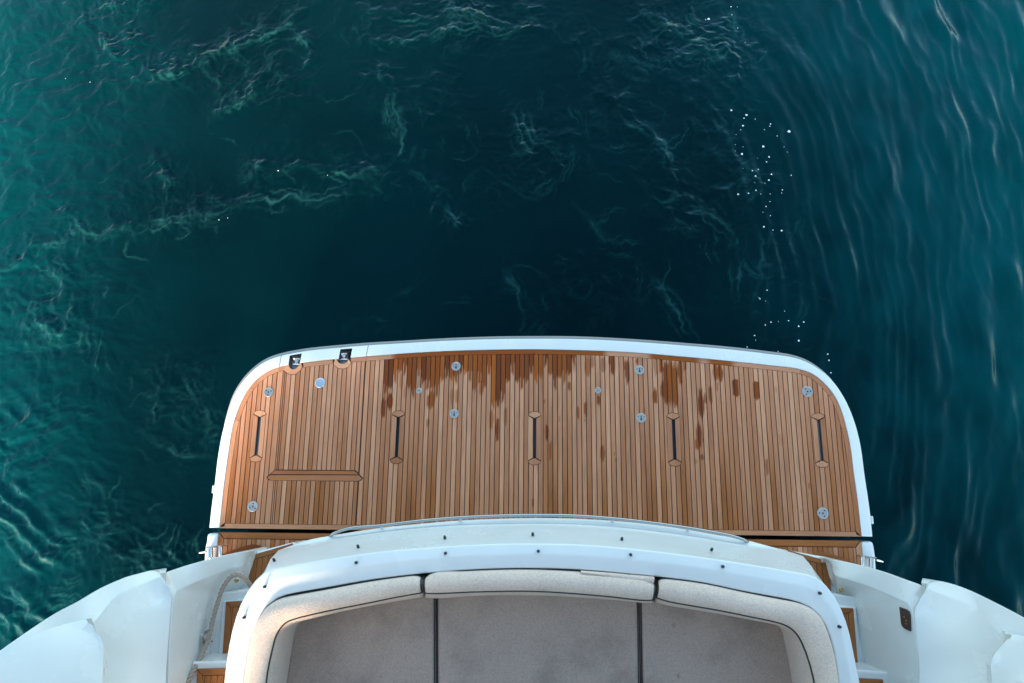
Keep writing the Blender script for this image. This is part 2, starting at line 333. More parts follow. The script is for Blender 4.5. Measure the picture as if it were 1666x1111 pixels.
def build_water():
    x_in = np.arange(-6.3, 5.7, .0135); y_in = np.arange(-2.2, 5.6, .0135)
    def ext(a, far=2500.):
        st = np.array([.02 * 1.35**k for k in range(60)]).cumsum(); st = st[st < far]; st = np.append(st, far)
        return np.concatenate([(a[0] - st)[::-1], a, a[-1] + st])
    xs = ext(x_in); ys = ext(y_in); nx, ny = len(xs), len(ys)
    X, Y = np.meshgrid(xs, ys)
    inside = (smooth(-7.2, -6.3, X) * (1 - smooth(5.7, 6.6, X)) * smooth(-3.0, -2.2, Y) * (1 - smooth(5.6, 6.5, Y)))
    # pull the far rings in for the noise so that it stays defined
    Xn = X.clip(-60, 60); Yn = Y.clip(-60, 60)
    h = .012 * fbm(Xn * .55, Yn * .55, 3, 3) + .006 * fbm(Xn * 1.3, Yn * 1.3, 3, 9)
    wx = Xn + .30 * fbm(Xn * .8, Yn * .8, 3, 21); wy = Yn + .30 * fbm(Xn * .8, Yn * .8, 3, 31)
    wx2 = wx + .07 * fbm(Xn * 3.5, Yn * 3.5, 3, 41); wy2 = wy + .07 * fbm(Xn * 3.5, Yn * 3.5, 3, 51)
    # ---- distance to the wake lines
    fil = np.zeros_like(X); turb = np.zeros_like(X)
    jx = X + .13 * fbm(Xn * 2.4, Yn * 2.4, 3, 61) + .05 * fbm(Xn * 11, Yn * 11, 2, 71); jy = Y + .13 * fbm(Xn * 2.4, Yn * 2.4, 3, 81) + .05 * fbm(Xn * 11, Yn * 11, 2, 91)
    for pts, wd, st in FIL:
        P = crom(pix(pts, 0.0), 14)[:, :2]
        x0, y0 = P.min(0) - 1.1; x1, y1 = P.max(0) + 1.1
        i0, i1 = np.searchsorted(xs, (x0, x1)); j0, j1 = np.searchsorted(ys, (y0, y1))
        sx = jx[j0:j1, i0:i1]; sy = jy[j0:j1, i0:i1]; d = np.full(sx.shape, 9.)
        for a, b in zip(P[:-1], P[1:]):
            ab = b - a; t = (((sx - a[0]) * ab[0] + (sy - a[1]) * ab[1]) / (ab @ ab)).clip(0, 1)
            d = np.minimum(d, np.hypot(sx - a[0] - t * ab[0], sy - a[1] - t * ab[1]))
        fil[j0:j1, i0:i1] = np.maximum(fil[j0:j1, i0:i1], st * np.exp(-(d / (wd * .42))**2))
        turb[j0:j1, i0:i1] = np.maximum(turb[j0:j1, i0:i1], st * .85 * np.exp(-(d / (wd * 2.2 + .05))**2))
    for px, py, rx, ry, st in BLOB:
        c = W(px, py, 0); a = W(px + rx, py, 0) - c; b = W(px, py + ry, 0) - c
        q = ((X - c.x) / max(a.length, .1))**2 + ((Y - c.y) / max(b.length, .1))**2
        turb = np.maximum(turb, st * .85 * np.exp(-q * 1.1))
    # long thin strands that follow the swirl of the wash
    def flow(x, y):
        e = .02; a = lambda u, v: fbm(np.array([u * .75]), np.array([v * .75]), 2, 501)[0]
        dx = (a(x + e, y) - a(x - e, y)); dy = (a(x, y + e) - a(x, y - e)); n = math.hypot(dx, dy) + 1e-9; return dy / n, -dx / n
    strand = np.zeros_like(X); rs = np.random.RandomState(77)
    paths = []
    for pts, wd, st in FIL:
        P = crom(pix(pts, 0.0), 22)[:, :2]; paths.append((P, .011, st)); 
        paths.append((P + rs.uniform(-.08, .08, 2), .008, st * .6)); paths.append((P * 1.0 + rs.uniform(-.14, .14, 2), .007, st * .4))
    for px, py, rx, ry, st in BLOB:
        for _ in range(int(5 + rx * ry / 520)):
            c = W(px + rs.normal(0, .55) * rx, py + rs.normal(0, .55) * ry, 0); p = [c.x, c.y]; P = [tuple(p)]; d = 1 if rs.rand() < .5 else -1
            for _k in range(rs.randint(4, 14)):
                fx, fy = flow(*p); p = [p[0] + d * fx * .055, p[1] + d * fy * .055]; P.append(tuple(p))
            paths.append((np.array(P), rs.uniform(.005, .010), st * rs.uniform(.2, .7)))
    tx = X + .085 * fbm(Xn * 4.0, Yn * 4.0, 3, 511) + .018 * fbm(Xn * 16, Yn * 16, 2, 551); ty = Y + .085 * fbm(Xn * 4.0, Yn * 4.0, 3, 521) + .018 * fbm(Xn * 16, Yn * 16, 2, 561)
    for P, wd, st in paths:
        x0, y0 = P.min(0) - .12; x1, y1 = P.max(0) + .12
        if x1 < -6.2 or x0 > 5.6 or y1 < -2.2 or y0 > 5.5: continue
        i0, i1 = np.searchsorted(xs, (x0, x1)); j0, j1 = np.searchsorted(ys, (y0, y1))
        sx = tx[j0:j1, i0:i1]; sy = ty[j0:j1, i0:i1]; g_ = np.zeros(sx.shape); n_ = len(P) - 1
        for q, (a, b) in enumerate(zip(P[:-1], P[1:])):
            ab = b - a; t = (((sx - a[0]) * ab[0] + (sy - a[1]) * ab[1]) / (ab @ ab + 1e-12)).clip(0, 1)
            f_ = min(1, 4.0 * min(q + .5, n_ - q - .5) / max(n_, 1))
            g_ = np.maximum(g_, f_ * np.exp(-(((sx - a[0] - t * ab[0])**2 + (sy - a[1] - t * ab[1])**2) / wd**2)))
        strand[j0:j1, i0:i1] = np.maximum(strand[j0:j1, i0:i1], st * g_)
    brk = smooth(-.25, .35, fbm(Xn * 1.1, Yn * 1.1, 4, 101))
    turb = turb * (.35 + .65 * brk) + .05 * brk
    # ---- ruffled water: crumpled ridges
    r1 = ridge(wx2 * 2.2, wy2 * 2.9, 4, 111); r2 = ridge(wx2 * 7.0 + 3, wy2 * 8.5, 3, 131); r3 = ridge(wx2 * 17, wy2 * 21, 2, 141)
    h = h + turb * (.040 * r1 + .017 * r2 + .0060 * r3) * inside
    h = h + fil * .014 * inside * (.3 + ridge(wx2 * 5, wy2 * 5, 3, 301))
    strand = strand * smooth(-.28, .30, fbm(Xn * 3.4, Yn * 3.4, 3, 531))
    h = h + strand * .0075 * inside
    # ---- long smooth swell on the right, crests curved round the stern
    rc = np.hypot((X - 1.1) * 1.0, (Y - 2.1) * .55) + .16 * fbm(Xn * .9, Yn * .5, 3, 151)
    right = smooth(1.5, 3.2, X + .25 * fbm(Xn, Yn, 2, 161)) * np.exp(-((X - 3).clip(0, None) / 9)**2)
    arc = np.exp(-((X - 2.35) / .75)**2) * np.exp(-((Y - 2.7) / 1.6)**2)
    def crest(ph): c = np.cos(ph) * .5 + .5; return c**1.7
    amp = .15 + 1.3 * smooth(-.25, .45, fbm(Xn * 1.1, Yn * .7, 3, 171))
    h = h + right * (.7 + .5 * smooth(2.5, 5, X)) * amp * (.027 * crest(rc * 2 * np.pi / .46 + 4.2 * fbm(Xn * .9, Yn * .6, 3, 181)) + .048 * fbm(X * 2.1, Y * .75, 3, 191)) * inside
    fine = smooth(-.15, .4, fbm(Xn * 1.4 + 9, Yn * .9, 3, 571))
    ph2 = (rc + .10 * fbm(Xn * 2.2, Yn * 1.3, 3, 581)) * 2 * np.pi
    h = h + right * inside * ((.2 + fine) * .0115 * crest(ph2 / .21 + 3 * fbm(Xn * 1.5, Yn * .9, 3, 591)) + .0050 * (1.2 - fine) * crest(ph2 / .115 + 3 * fbm(Xn * 2.5, Yn * 1.5, 2, 601)))
    h = h + arc * .0110 * crest(rc * 2 * np.pi / .135 + 3.0 * fbm(Xn * 1.2, Yn * .9, 2, 201)) * (.3 + brk)
    h = h + right * (.6 + .5 * smooth(2.5, 5, X)) * .022 * fbm(X * 3.4 + .6 * fbm(X, Y, 2, 401), Y * 1.4, 3, 211) * inside
    # ---- stacked ripples at the lower left, running down to the quarter
    lx, ly = X + 5.05, Y + .15
    low = np.exp(-((X + 4.9 + .35 * (Y - .2)) / .62)**2) * smooth(-2.4, -1.2, Y) * (1 - smooth(.3, 1.2, Y))
    ph = (lx * .62 + ly * 1.0) * 2 * np.pi / .17 + 4.5 * fbm(Xn * 1.3, Yn * 1.3, 3, 221)
    h = h + low * .026 * crest(ph) * smooth(-.2, .25, fbm(Xn * 2.0, Yn * 2.0, 2, 231))
    leftall = 1 - smooth(-4.6, -3.0, X)
    h = h + leftall * (.019 * fbm(wx2 * 4.5, wy2 * 6, 4, 241) + .004 * r2 * brk) * inside
    # fine cat's-paw everywhere
    h = h + .0012 * fbm(wx2 * 13, wy2 * 15, 3, 251) * inside * (.4 + leftall + turb)
    # ---- air stirred in along the sharp ridges; its pale colour also paints sky glints
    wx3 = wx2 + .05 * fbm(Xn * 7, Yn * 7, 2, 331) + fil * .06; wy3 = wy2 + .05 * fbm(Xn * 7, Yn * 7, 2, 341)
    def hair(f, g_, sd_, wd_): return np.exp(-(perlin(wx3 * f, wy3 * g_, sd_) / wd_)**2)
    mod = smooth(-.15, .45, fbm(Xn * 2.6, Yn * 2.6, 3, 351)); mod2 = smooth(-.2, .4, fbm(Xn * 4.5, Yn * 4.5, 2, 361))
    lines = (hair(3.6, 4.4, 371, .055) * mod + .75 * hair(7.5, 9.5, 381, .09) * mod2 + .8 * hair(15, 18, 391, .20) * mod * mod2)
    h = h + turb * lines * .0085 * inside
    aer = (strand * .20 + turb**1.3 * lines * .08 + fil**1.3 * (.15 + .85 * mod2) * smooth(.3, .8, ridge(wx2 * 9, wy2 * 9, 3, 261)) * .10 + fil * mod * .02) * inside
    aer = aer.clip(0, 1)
    edge_light = (smooth(-.5, .6, fbm(Xn * .35 + 4, Yn * .35, 4, 271)) * .16 + .84 * (1 - smooth(-6.0, -3.0, X + .04 * (Y - 2) + .5 * fbm(Xn * .5, Yn * .5, 3, 281))) + .70 * smooth(2.2, 5.6, X + .30 * Y + .5 * fbm(Xn * .6, Yn * .4, 3, 291))).clip(0, 1)  # patchy tone plus painted light: dark shaded middle, brighter sides
    edge_light = (edge_light + right * .30 * fbm(wx * 3.4, wy * 1.8, 3, 541)).clip(0, 1)  # light on the crests of the right swell, painted into the colour
    me = D.meshes.new('water'); nv = nx * ny
    co = np.stack([X, Y, h], -1).reshape(-1).astype(np.float32)
    me.vertices.add(nv); me.vertices.foreach_set('co', co)
    idx = np.arange(nv).reshape(ny, nx)
    q = np.stack([idx[:-1, :-1], idx[:-1, 1:], idx[1:, 1:], idx[1:, :-1]], -1).reshape(-1).astype(np.int32)
    nf = (nx - 1) * (ny - 1)
    me.loops.add(nf * 4); me.loops.foreach_set('vertex_index', q)
    me.polygons.add(nf); me.polygons.foreach_set('loop_start', np.arange(nf, dtype=np.int32) * 4)
    me.update(calc_edges=True); me.shade_smooth()
    for nm, arr in (('air', aer), ('edge_light', edge_light), ('calm', 1 - inside), ('open', smooth(.5, 4.0, X + .4 * fbm(Xn * .5, Yn * .5, 2, 411)))):
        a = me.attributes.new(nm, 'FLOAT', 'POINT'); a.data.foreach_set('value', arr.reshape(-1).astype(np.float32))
    o = D.objects.new('water', me); C.objects.link(o); o['kind'] = 'structure'
    o['label'] = 'dark teal sea water swirled by the wake behind the yacht'
    m, nt, b = mat('sea_water', (.0, .05, .055), .05)
    b.inputs['IOR'].default_value = 1.33; b.inputs['Specular IOR Level'].default_value = .5; b.inputs['Specular Tint'].default_value = (.08, .58, .68, 1)
    A = N(nt, 'ShaderNodeAttribute', attribute_name='air'); K = N(nt, 'ShaderNodeAttribute', attribute_name='edge_light'); Q = N(nt, 'ShaderNodeAttribute', attribute_name='calm')
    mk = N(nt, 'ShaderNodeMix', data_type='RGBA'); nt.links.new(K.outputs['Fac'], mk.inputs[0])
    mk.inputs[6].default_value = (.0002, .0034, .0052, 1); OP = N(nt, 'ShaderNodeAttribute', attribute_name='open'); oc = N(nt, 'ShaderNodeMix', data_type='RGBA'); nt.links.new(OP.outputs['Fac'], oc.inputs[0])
    oc.inputs[6].default_value = (.0003, .050, .058, 1); oc.inputs[7].default_value = (.0003, .058, .072, 1); nt.links.new(oc.outputs[2], mk.inputs[7])  # painted light: sunlit green on the left, reflected sky blue on the right
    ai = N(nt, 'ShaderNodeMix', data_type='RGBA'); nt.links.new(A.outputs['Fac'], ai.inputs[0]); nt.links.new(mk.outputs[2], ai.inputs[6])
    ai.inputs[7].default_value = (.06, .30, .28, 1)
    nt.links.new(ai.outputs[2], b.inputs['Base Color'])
    g = nt.nodes.new('ShaderNodeNewGeometry')
    n1 = N(nt, 'ShaderNodeTexNoise', Scale=26.0, Detail=5.0, Roughness=.6, Distortion=.8); nt.links.new(g.outputs['Position'], n1.inputs['Vector'])
    bp = N(nt, 'ShaderNodeBump', Strength=.35, Distance=.004); nt.links.new(n1.outputs[0], bp.inputs['Height'])
    n2 = N(nt, 'ShaderNodeTexNoise', Scale=1.1, Detail=7.0, Roughness=.6); nt.links.new(g.outputs['Position'], n2.inputs['Vector'])
    b2 = N(nt, 'ShaderNodeBump', Distance=.10); nt.links.new(Q.outputs['Fac'], b2.inputs['Strength']); nt.links.new(n2.outputs[0], b2.inputs['Height']); nt.links.new(bp.outputs[0], b2.inputs['Normal'])
    nt.links.new(b2.outputs[0], b.inputs['Normal'])
    me.materials.append(m)
    return (xs, ys, h)
WX, WY, WH = build_water()
def water_z(x, y):
    i = int(np.searchsorted(WX, x)); j = int(np.searchsorted(WY, y)); return float(WH[j, i])

# ------------------------------------------------------------------ the yacht
yacht = empty('yacht', (X0, -6.0, 0.0), 'white motor yacht stern with teak bathing platform and curved transom seat', 'yacht')
class _Y:  # parts are written in world coordinates; the parent empty is not at the origin
    pass
def own(o, par=None):
    """parent a part written in world coordinates"""
    o.parent = par or yacht
    o.matrix_parent_inverse = (par or yacht).matrix_world.inverted()
    return o
bpy.context.view_layer.update()

ZD = .500     # top of the teak
# --- outline of the platform
OUT_L = [(339.5,859),(343,827.6),(349,783),(353.6,743),(361,703),(370,672),(383,637.6),(397,616.4),(416,597),(435,584.7),(458.3,577)]
OUT_C = [(458.3,577),(493,570.6),(550.5,564.6),(598.5,560.6)]
OUT_R = [(598.5,560.6),(640,558.3),(735,553),(812,550.5),(870,550),(940,550.5),(1016,554),(1112,561),(1189,567.6),(1257,575.6),(1295,581),(1314.5,588),(1333.7,600),(1352.9,616),(1372,642.6),(1391,684.9),(1401,723.3),(1407.6,773),(1413,808),(1417,836),(1420.5,873.5)]
INN_L = [(357,859),(366,777.6),(371,743),(381.5,683.7),(393,653),(404.5,631.8),(420,614.5),(439,602),(454.5,596.3)]
INN_C = [(454.5,596.3),(500,589),(544.7,584.4),(594.7,580)]
INN_R = [(594.7,580),(640,576.3),(735,570.8),(812,568.8),(870,568.4),(920,569.2),(1016,572.6),(1112,580.3),(1189,587.6),(1257,594.8),(1303,600.7),(1324,608),(1343.3,625.3),(1356.7,640.7),(1366.3,659.9),(1376,690.6),(1383.6,725.2),(1389.4,773),(1393.2,797.6),(1401.9,873)]
def line2(pts, n, z): return crom(pix(pts, z), n)
inn_all = np.vstack([line2(INN_L, 60, ZD)[:-1], line2(INN_C, 30, ZD)[:-1], line2(INN_R, 140, ZD)])
out_all = np.vstack([line2(OUT_L, 60, ZD)[:-1], line2(OUT_C, 30, ZD)[:-1], line2(OUT_R, 140, ZD)])
for arr in (inn_all, out_all):
    for _ in range(4): arr[1:-1, :2] = (arr[:-2, :2] + 2 * arr[1:-1, :2] + arr[2:, :2]) / 4
def normals2(L):
    t = np.gradient(L[:, :2], axis=0); t /= np.linalg.norm(t, axis=1)[:, None]; return np.stack([t[:, 1], -t[:, 0]], 1)
def inset(L, d):
    q = L.copy(); q[:, :2] += normals2(L) * d; return q        # line runs clockwise: right-hand side is inside
mar_out = inset(inn_all, .003); mar_in = inset(inn_all, .040)

PCK = [(469.5, 489), (548.6, 566.8)]    # pockets of the two pop-up cleats (photo columns)
PCKW = [(W(a, 590, ZD).x, W(b, 582, ZD).x) for a, b in PCK]
def rim(name, i0, i1):
    a, b = out_all[i0:i1], inn_all[i0:i1]; g = .0022
    t = a[1] - a[0]; a = a.copy(); b = b.copy()
    for arr in (a, b):
        arr[0] += (arr[1] - arr[0]) / np.linalg.norm(arr[1] - arr[0]) * g; arr[-1] -= (arr[-1] - arr[-2]) / np.linalg.norm(arr[-1] - arr[-2]) * g
    nr = normals2(a)
    def at(f, z, ex=0): r = a * (1 - f) + b * f; r = r.copy(); r[:, 2] = z; r[:, :2] -= nr * ex; return r
    rows = [at(1, .42), at(1, ZD - .002), at(.97, .5045), at(.22, .505), at(.06, .500), at(0, .485), at(0, .43, .006), at(0, .30, .0), at(.15, .22), at(.5, .20)]
    def skip(i, j):
        if i not in (1, 2) and i != 0: return False
        x = (a[j][0] + b[j][0]) / 2
        if not any(p0 - .004 < x < p1 + .004 for p0, p1 in PCKW): return False
        return x < -1.0 and b[j][1] > .9
    own(loft(name, rows, M_WHITE, smooth=True, angle=38, skip=skip))
n1, n2 = 59, 88
rim('rim_section', 0, n1 + 1); rim('rim_section', n1, n2 + 1); rim('rim_section', n2, len(out_all))
# grey rubber fender strip on the outside
fs = inset(out_all, -.006); fs = fs[30:-34]; fs[:, 2] = .470 - .03 * np.abs(np.linspace(-1, 1, len(fs)))**14
own(tube('rubber_strip', fs, .019, M_RUBBER, seg=8))
for (u, v, s) in ((345.5, 796, -1), (1420.5, 846, 1)):
    p = W(u, v, .45); o = prism('fender_pad', [(p.x - .008 - s * .008, p.y - .03), (p.x + .008 - s * .008, p.y - .03), (p.x + .008 - s * .008, p.y + .03), (p.x - .008 - s * .008, p.y + .03)], .40, .46, M_WHITE); bevel(o, .005); own(o)

YB = W(360, 859.0, ZD).y * .5 + W(1401, 874.0, ZD).y * .5      # aft platform edge by the hinge gap
YBI = YB + .040
# deck body under the teak (black sealant between the planks)
poly = [tuple(p[:2]) for p in inset(inn_all, -.004)[::2]]
poly = [(poly[0][0], YB)] + poly + [(poly[-1][0], YB)]
# a hole is left for pockets and slots: the body is a thin skin at z .488 and the recesses go through darker boxes, so build it from columns

# --- obstacles in the planking
def slot_xy(u, v): return W(u, v, ZD)
SLOTS = [((423,667),(415.5,752)), ((648.8,667.5),(644.2,755)), ((869.7,669),(869.7,757)), ((1095,671),(1098.6,759)), ((1330.6,671.5),(1338.6,761))]
slots = []
for a, b in SLOTS:
    A, B = W(*a, ZD), W(*b, ZD); slots.append(((A.x + B.x) / 2, B.y, A.y))
SR, SRISE = .054, .034
hat_y0 = W(512, 782.6, ZD).y; hat_y1 = W(512, 764.4, ZD).y
hxl = W(433, 776, ZD).x; hxr = W(591, 777, ZD).x
ring = [[(461,601.5),(464.5,606),(470,609),(477,609.8),(484,607),(490,601),(492,597)], [(542,592.2),(546.7,597.5),(552,599.7),(557.5,600.2),(562.5,599.2),(567,597),(571.5,590)]]
ringw = [crom(pix(r, ZD), 13) for r in ring]
ytx = mar_in[:, 0]; yty = mar_in[:, 1]
def ytop(x):
    y = float(np.interp(x, ytx, yty))
    for r in ringw:
        if r[0][0] <= x <= r[-1][0]: y = min(y, float(np.interp(x, r[:, 0], r[:, 1])))
    return y
def intervals(x, y0, y1, gap=.0):
    """free stretches of planking at this x between y0 and y1"""
    iv = [(y0, y1)]
    ob = []
    for sx, sa, sb in slots:
        dx = abs(x - sx)
        if dx < SR: e = SRISE * (1 - math.sqrt(max(0, 1 - (dx / SR)**2))); ob.append((sa + e, sb - e))
    if hxl < x < hxr:
        t = min(x - hxl, hxr - x); k = min(1, t / .064); kl = min(1, t / .034); yc = hat_y0 + .0275
        ob.append((yc + (hat_y0 - yc) * math.sqrt(kl), yc + (hat_y1 - yc) * k))
    for a, b in ob:
        new = []
        for c, d in iv:
            if b <= c or a >= d: new.append((c, d)); continue
            if a > c: new.append((c, a))
            if b < d: new.append((b, d))
        iv = new
    return iv
OBX = sorted([s[0] + k * SR for s in slots for k in (-1, -.7, 0, .7, 1)] + [hxl, hxl + .015, hxl + .034, hxl + .064, hxr - .064, hxr - .034, hxr - .015, hxr])

# --- wet patches on the teak, read per plank (photo columns; tops, bottoms)
def cr3(x, y): return (620 + x / 5.206, 530 + y / 5.206)
def cr5(x, y): return (920 + x / 5.206, 530 + y / 5.206)
WET_MAIN = [(55,540),(90,485),(125,440),(165,345),(205,365),(245,485),(290,560),(330,385),(370,440),(405,500),(450,490),(490,560),(535,420),(570,400),(610,415),(650,435),(700,360),(735,430),(775,500),(815,450),(855,480),(895,370),(935,650),(975,640),(1020,600),(1060,430),(1100,370),(1140,430),(1185,495),(1225,430),(1260,365),(1300,435),(1345,400),(1385,300),(1425,370),(1465,495),(1505,395),(1545,440),(1585,370),(1630,290)]
SPOT = [cr3(75,640)+(5,14,1), cr3(20,690)+(4,18,1), cr3(430,620)+(4.5,16,1), cr3(405,640)+(3,12,.9), cr3(395,825)+(2.2,8,.6), cr3(600,600)+(3,14,.55), cr3(645,600)+(3,13,.55), cr3(850,530)+(3.5,12,.7),
        cr3(935,790)+(3.5,17,.9), cr3(985,880)+(3.3,20,1), cr3(1055,770)+(3,16,.55), cr3(1405,905)+(2.6,14,1), cr3(1435,1060)+(2.6,16,1), (895.5,735,3,10,1), (867,818,2,7,1), (897,808,1.5,4,.6), cr3(1595,510)+(1.6,9,.9), cr3(170,470)+(3,14,.45), cr3(205,560)+(2,12,.35), cr3(1510,790)+(1.2,5,.5), cr3(1385,640)+(2,3,.5),
        cr5(75,330)+(2.5,12,.4), cr5(190,340)+(4.5,18,.75), cr5(225,300)+(3,12,.6), cr5(320,330)+(4.5,13,.6), cr5(400,320)+(3.6,20,1), cr5(380,290)+(2.5,10,.8), cr5(525,390)+(3.8,20,.95), cr5(508,340)+(3,10,.8), cr5(605,300)+(2,5,.8), cr5(765,340)+(3.5,16,.5),
        cr5(810,330)+(3.5,14,1), cr5(850,440)+(4.5,26,1), cr5(890,470)+(6,40,1), cr5(930,500)+(5,38,1), cr5(855,560)+(5,22,1), cr5(825,545)+(4,14,.95), cr5(972,385)+(4,22,1), cr5(1012,325)+(3.5,11,.7), cr5(925,620)+(3,14,1),
        cr5(760,595)+(3.8,13,1), cr5(1150,660)+(4.6,25,1), cr5(1185,615)+(1.8,10,.8), cr5(1230,580)+(3,15,.85), cr5(1285,520)+(1.6,7,.8), cr5(1272,385)+(4.2,16,1), cr5(1312,400)+(4.2,15,1), cr5(1132,920)+(4.2,21,1), cr5(1165,965)+(1.5,3,.7), cr5(1155,1105)+(3,3,.7),
        cr5(280,630)+(3.3,9,.95), cr5(105,735)+(2.3,11,1), cr5(172,705)+(2.8,13,.95), cr5(670,715)+(1.6,4,.6), cr5(948,870)+(1.7,8,.8), cr5(315,1080)+(3.4,14,.9), cr5(168,800)+(1.2,4,.5), (1002,748,1.4,3,.8), (1000,738,1.4,2,.6), (1131,750,3,6,.45), (1142,744,4,5,.7), (1135,722,4,10,1), (980,736,3.2,9,.8),
        (1262,634,2.4,5,.35), (1248,760,3.2,14,.75), (1270,715,3,10,.35), (1316,790,1.2,6,.7), (1304,832,1.3,4,.6)]
RECT = [cr5(1420,450)+cr5(1472,600)+(1,), cr5(1592,470)+cr5(1640,628)+(1,)]
SPOTW = []
for u, v, ru, rv, st in SPOT:
    c = W(u, v, ZD); a = W(u + ru, v, ZD).x - c.x; b = abs(W(u, v + rv, ZD).y - c.y); SPOTW.append((c.x, c.y, a * 1.05, b, st))
RECTW = [(W(a, (b + d) / 2, ZD).x, W(c, (b + d) / 2, ZD).x, W((a + c) / 2, d, ZD).y, W((a + c) / 2, b, ZD).y) for a, b, c, d, s in RECT]
MAINW = [(W(*cr3(x, y), ZD).x, W(*cr3(x, y), ZD).y) for x, y in WET_MAIN]
def wetness(x, y, xc, half):
    """x, y point; xc centre of its plank"""
    s = 0.0
    k = min(MAINW, key=lambda q: abs(q[0] - xc))
    if abs(k[0] - xc) < .032:
        e = k[1] + .055 * abs((x - xc) / half)**2 * (1 + .8 * math.sin(xc * 91)) + .012 * math.sin(x * 900 + xc * 40) - .060
        s = max(s, min(1, max(0, (y - e) / .026)))
    for cx, cy, a, b, st in SPOTW:
        dx, dy = (x - cx) / a, (y - cy) / b
        if abs(dx) < 1.5 and abs(dy) < 1.3:
            q = math.hypot(dx, dy + .1 * math.sin(x * 300)); s = max(s, st * min(1, max(0, (1.08 - q) / .22)))
    for a, b, c, d in RECTW:
        if a < x < b and c + .5 * abs(x - (a + b) / 2) < y < d - .3 * abs(x - (a + b) / 2): s = 1
    return s

def column_mesh(name, cols, z0, z1, mat_, wetf=None, dense=False):
    """cols: list of (xa, xb, ya0, ya1, yb0, yb1): a run of slices of one plank"""
    v = []; f = []; wet = []
    def addv(x, y, z, wv=0.0): v.append((x, y, z)); wet.append(wv); return len(v) - 1
    for ci, (xa, xb, a0, a1, b0, b1) in enumerate(cols):
        ny_ = 1
        if dense: ny_ = max(1, int((max(a1 - a0, b1 - b0)) / .011))
        ids = []
        for j in range(ny_ + 1):
            t = j / ny_; ya = a0 + (a1 - a0) * t; yb = b0 + (b1 - b0) * t
            ids.append((addv(xa, ya, z1, wetf(xa, ya) if wetf else 0), addv(xb, yb, z1, wetf(xb, yb) if wetf else 0)))
        for j in range(ny_): f.append((ids[j][0], ids[j][1], ids[j + 1][1], ids[j + 1][0]))
        la, ra = addv(xa, a0, z0), addv(xb, b0, z0); lb, rb = addv(xa, a1, z0), addv(xb, b1, z0)
        f.append((la, ra, ids[0][1], ids[0][0])); f.append((ids[-1][0], ids[-1][1], rb, lb))
        p = cols[ci - 1] if ci else None; nx_ = cols[ci + 1] if ci < len(cols) - 1 else None
        if not p or abs(p[4] - a0) > 1e-4 or abs(p[5] - a1) > 1e-4: f.append((lb, la) + tuple(i[0] for i in ids))
        if not nx_ or abs(nx_[2] - b0) > 1e-4 or abs(nx_[3] - b1) > 1e-4: f.append((ra, rb) + tuple(i[1] for i in ids[::-1]))
    me = D.meshes.new(name); me.from_pydata(v, [], f); me.update()
    a = me.attributes.new('wet', 'FLOAT', 'POINT'); a.data.foreach_set('value', wet)
    me.materials.append(mat_); o = D.objects.new(name, me); C.objects.link(o)
    return o

def lay_planks(parent, bounds, gap, iv, z0, z1, mat_, obx=(), wetzone=None, sub=3, minlen=.006, jit=.0008):
    """bounds: increasing x lattice (or list of (x0,x1)); iv(x) -> free stretches"""
    out = []
    strips = bounds if isinstance(bounds[0], tuple) else [(a, b) for a, b in zip(bounds[:-1], bounds[1:])]
    for xa, xb in strips:
        a, b = xa + gap / 2, xb - gap / 2
        xs = sorted(set([a, b] + [a + (b - a) * k / sub for k in range(1, sub)] + [x for x in obx if a + .001 < x < b - .001]))
        cols = []
        for p, q in zip(xs[:-1], xs[1:]):
            A, M, B = iv(p + 1e-5), iv((p + q) / 2), iv(q - 1e-5)
            A = [r for r in A if r[1] - r[0] > .0]; B = [r for r in B if r[1] - r[0] > .0]
            if not M: continue
            if len(A) != len(M): A = M
            if len(B) != len(M): B = M
            cols.append([(p, q, A[i][0], A[i][1], B[i][0], B[i][1]) for i in range(len(M)) if max(A[i][1] - A[i][0], B[i][1] - B[i][0]) > minlen])
        cols = [c for c in cols if c]
        if not cols: continue
        k = {len(c) for c in cols}
        pieces = [[c[i] for c in cols] for i in range(len(cols[0]))] if len(k) == 1 else [[t for c in cols for t in c]]
        xc = (a + b) / 2; half = (b - a) / 2
        for pc in pieces:
            if max(c[3] - c[2] for c in pc) < .012: continue
            d = wetzone and wetzone(xc)
            zz = z1 + random.uniform(-jit, jit)
            if d and len(k) == 1 and len(xs) < 12:
                o = column_mesh('plank', pc, z0, zz, mat_, lambda x, y: wetness(x, y, xc, half), True)
            else: o = column_mesh('plank', pc, z0, zz, mat_, (lambda x, y: wetness(x, y, xc, half)) if d else None, bool(d))
            own(o, parent); out.append(o)
    return out

deck = own(mesh_obj('platform_deck', [(0, 0, 0)] * 0 or [(-.01, 0, .3), (.01, 0, .3), (0, .01, .3)], [(0, 1, 2)], M_CAULK))
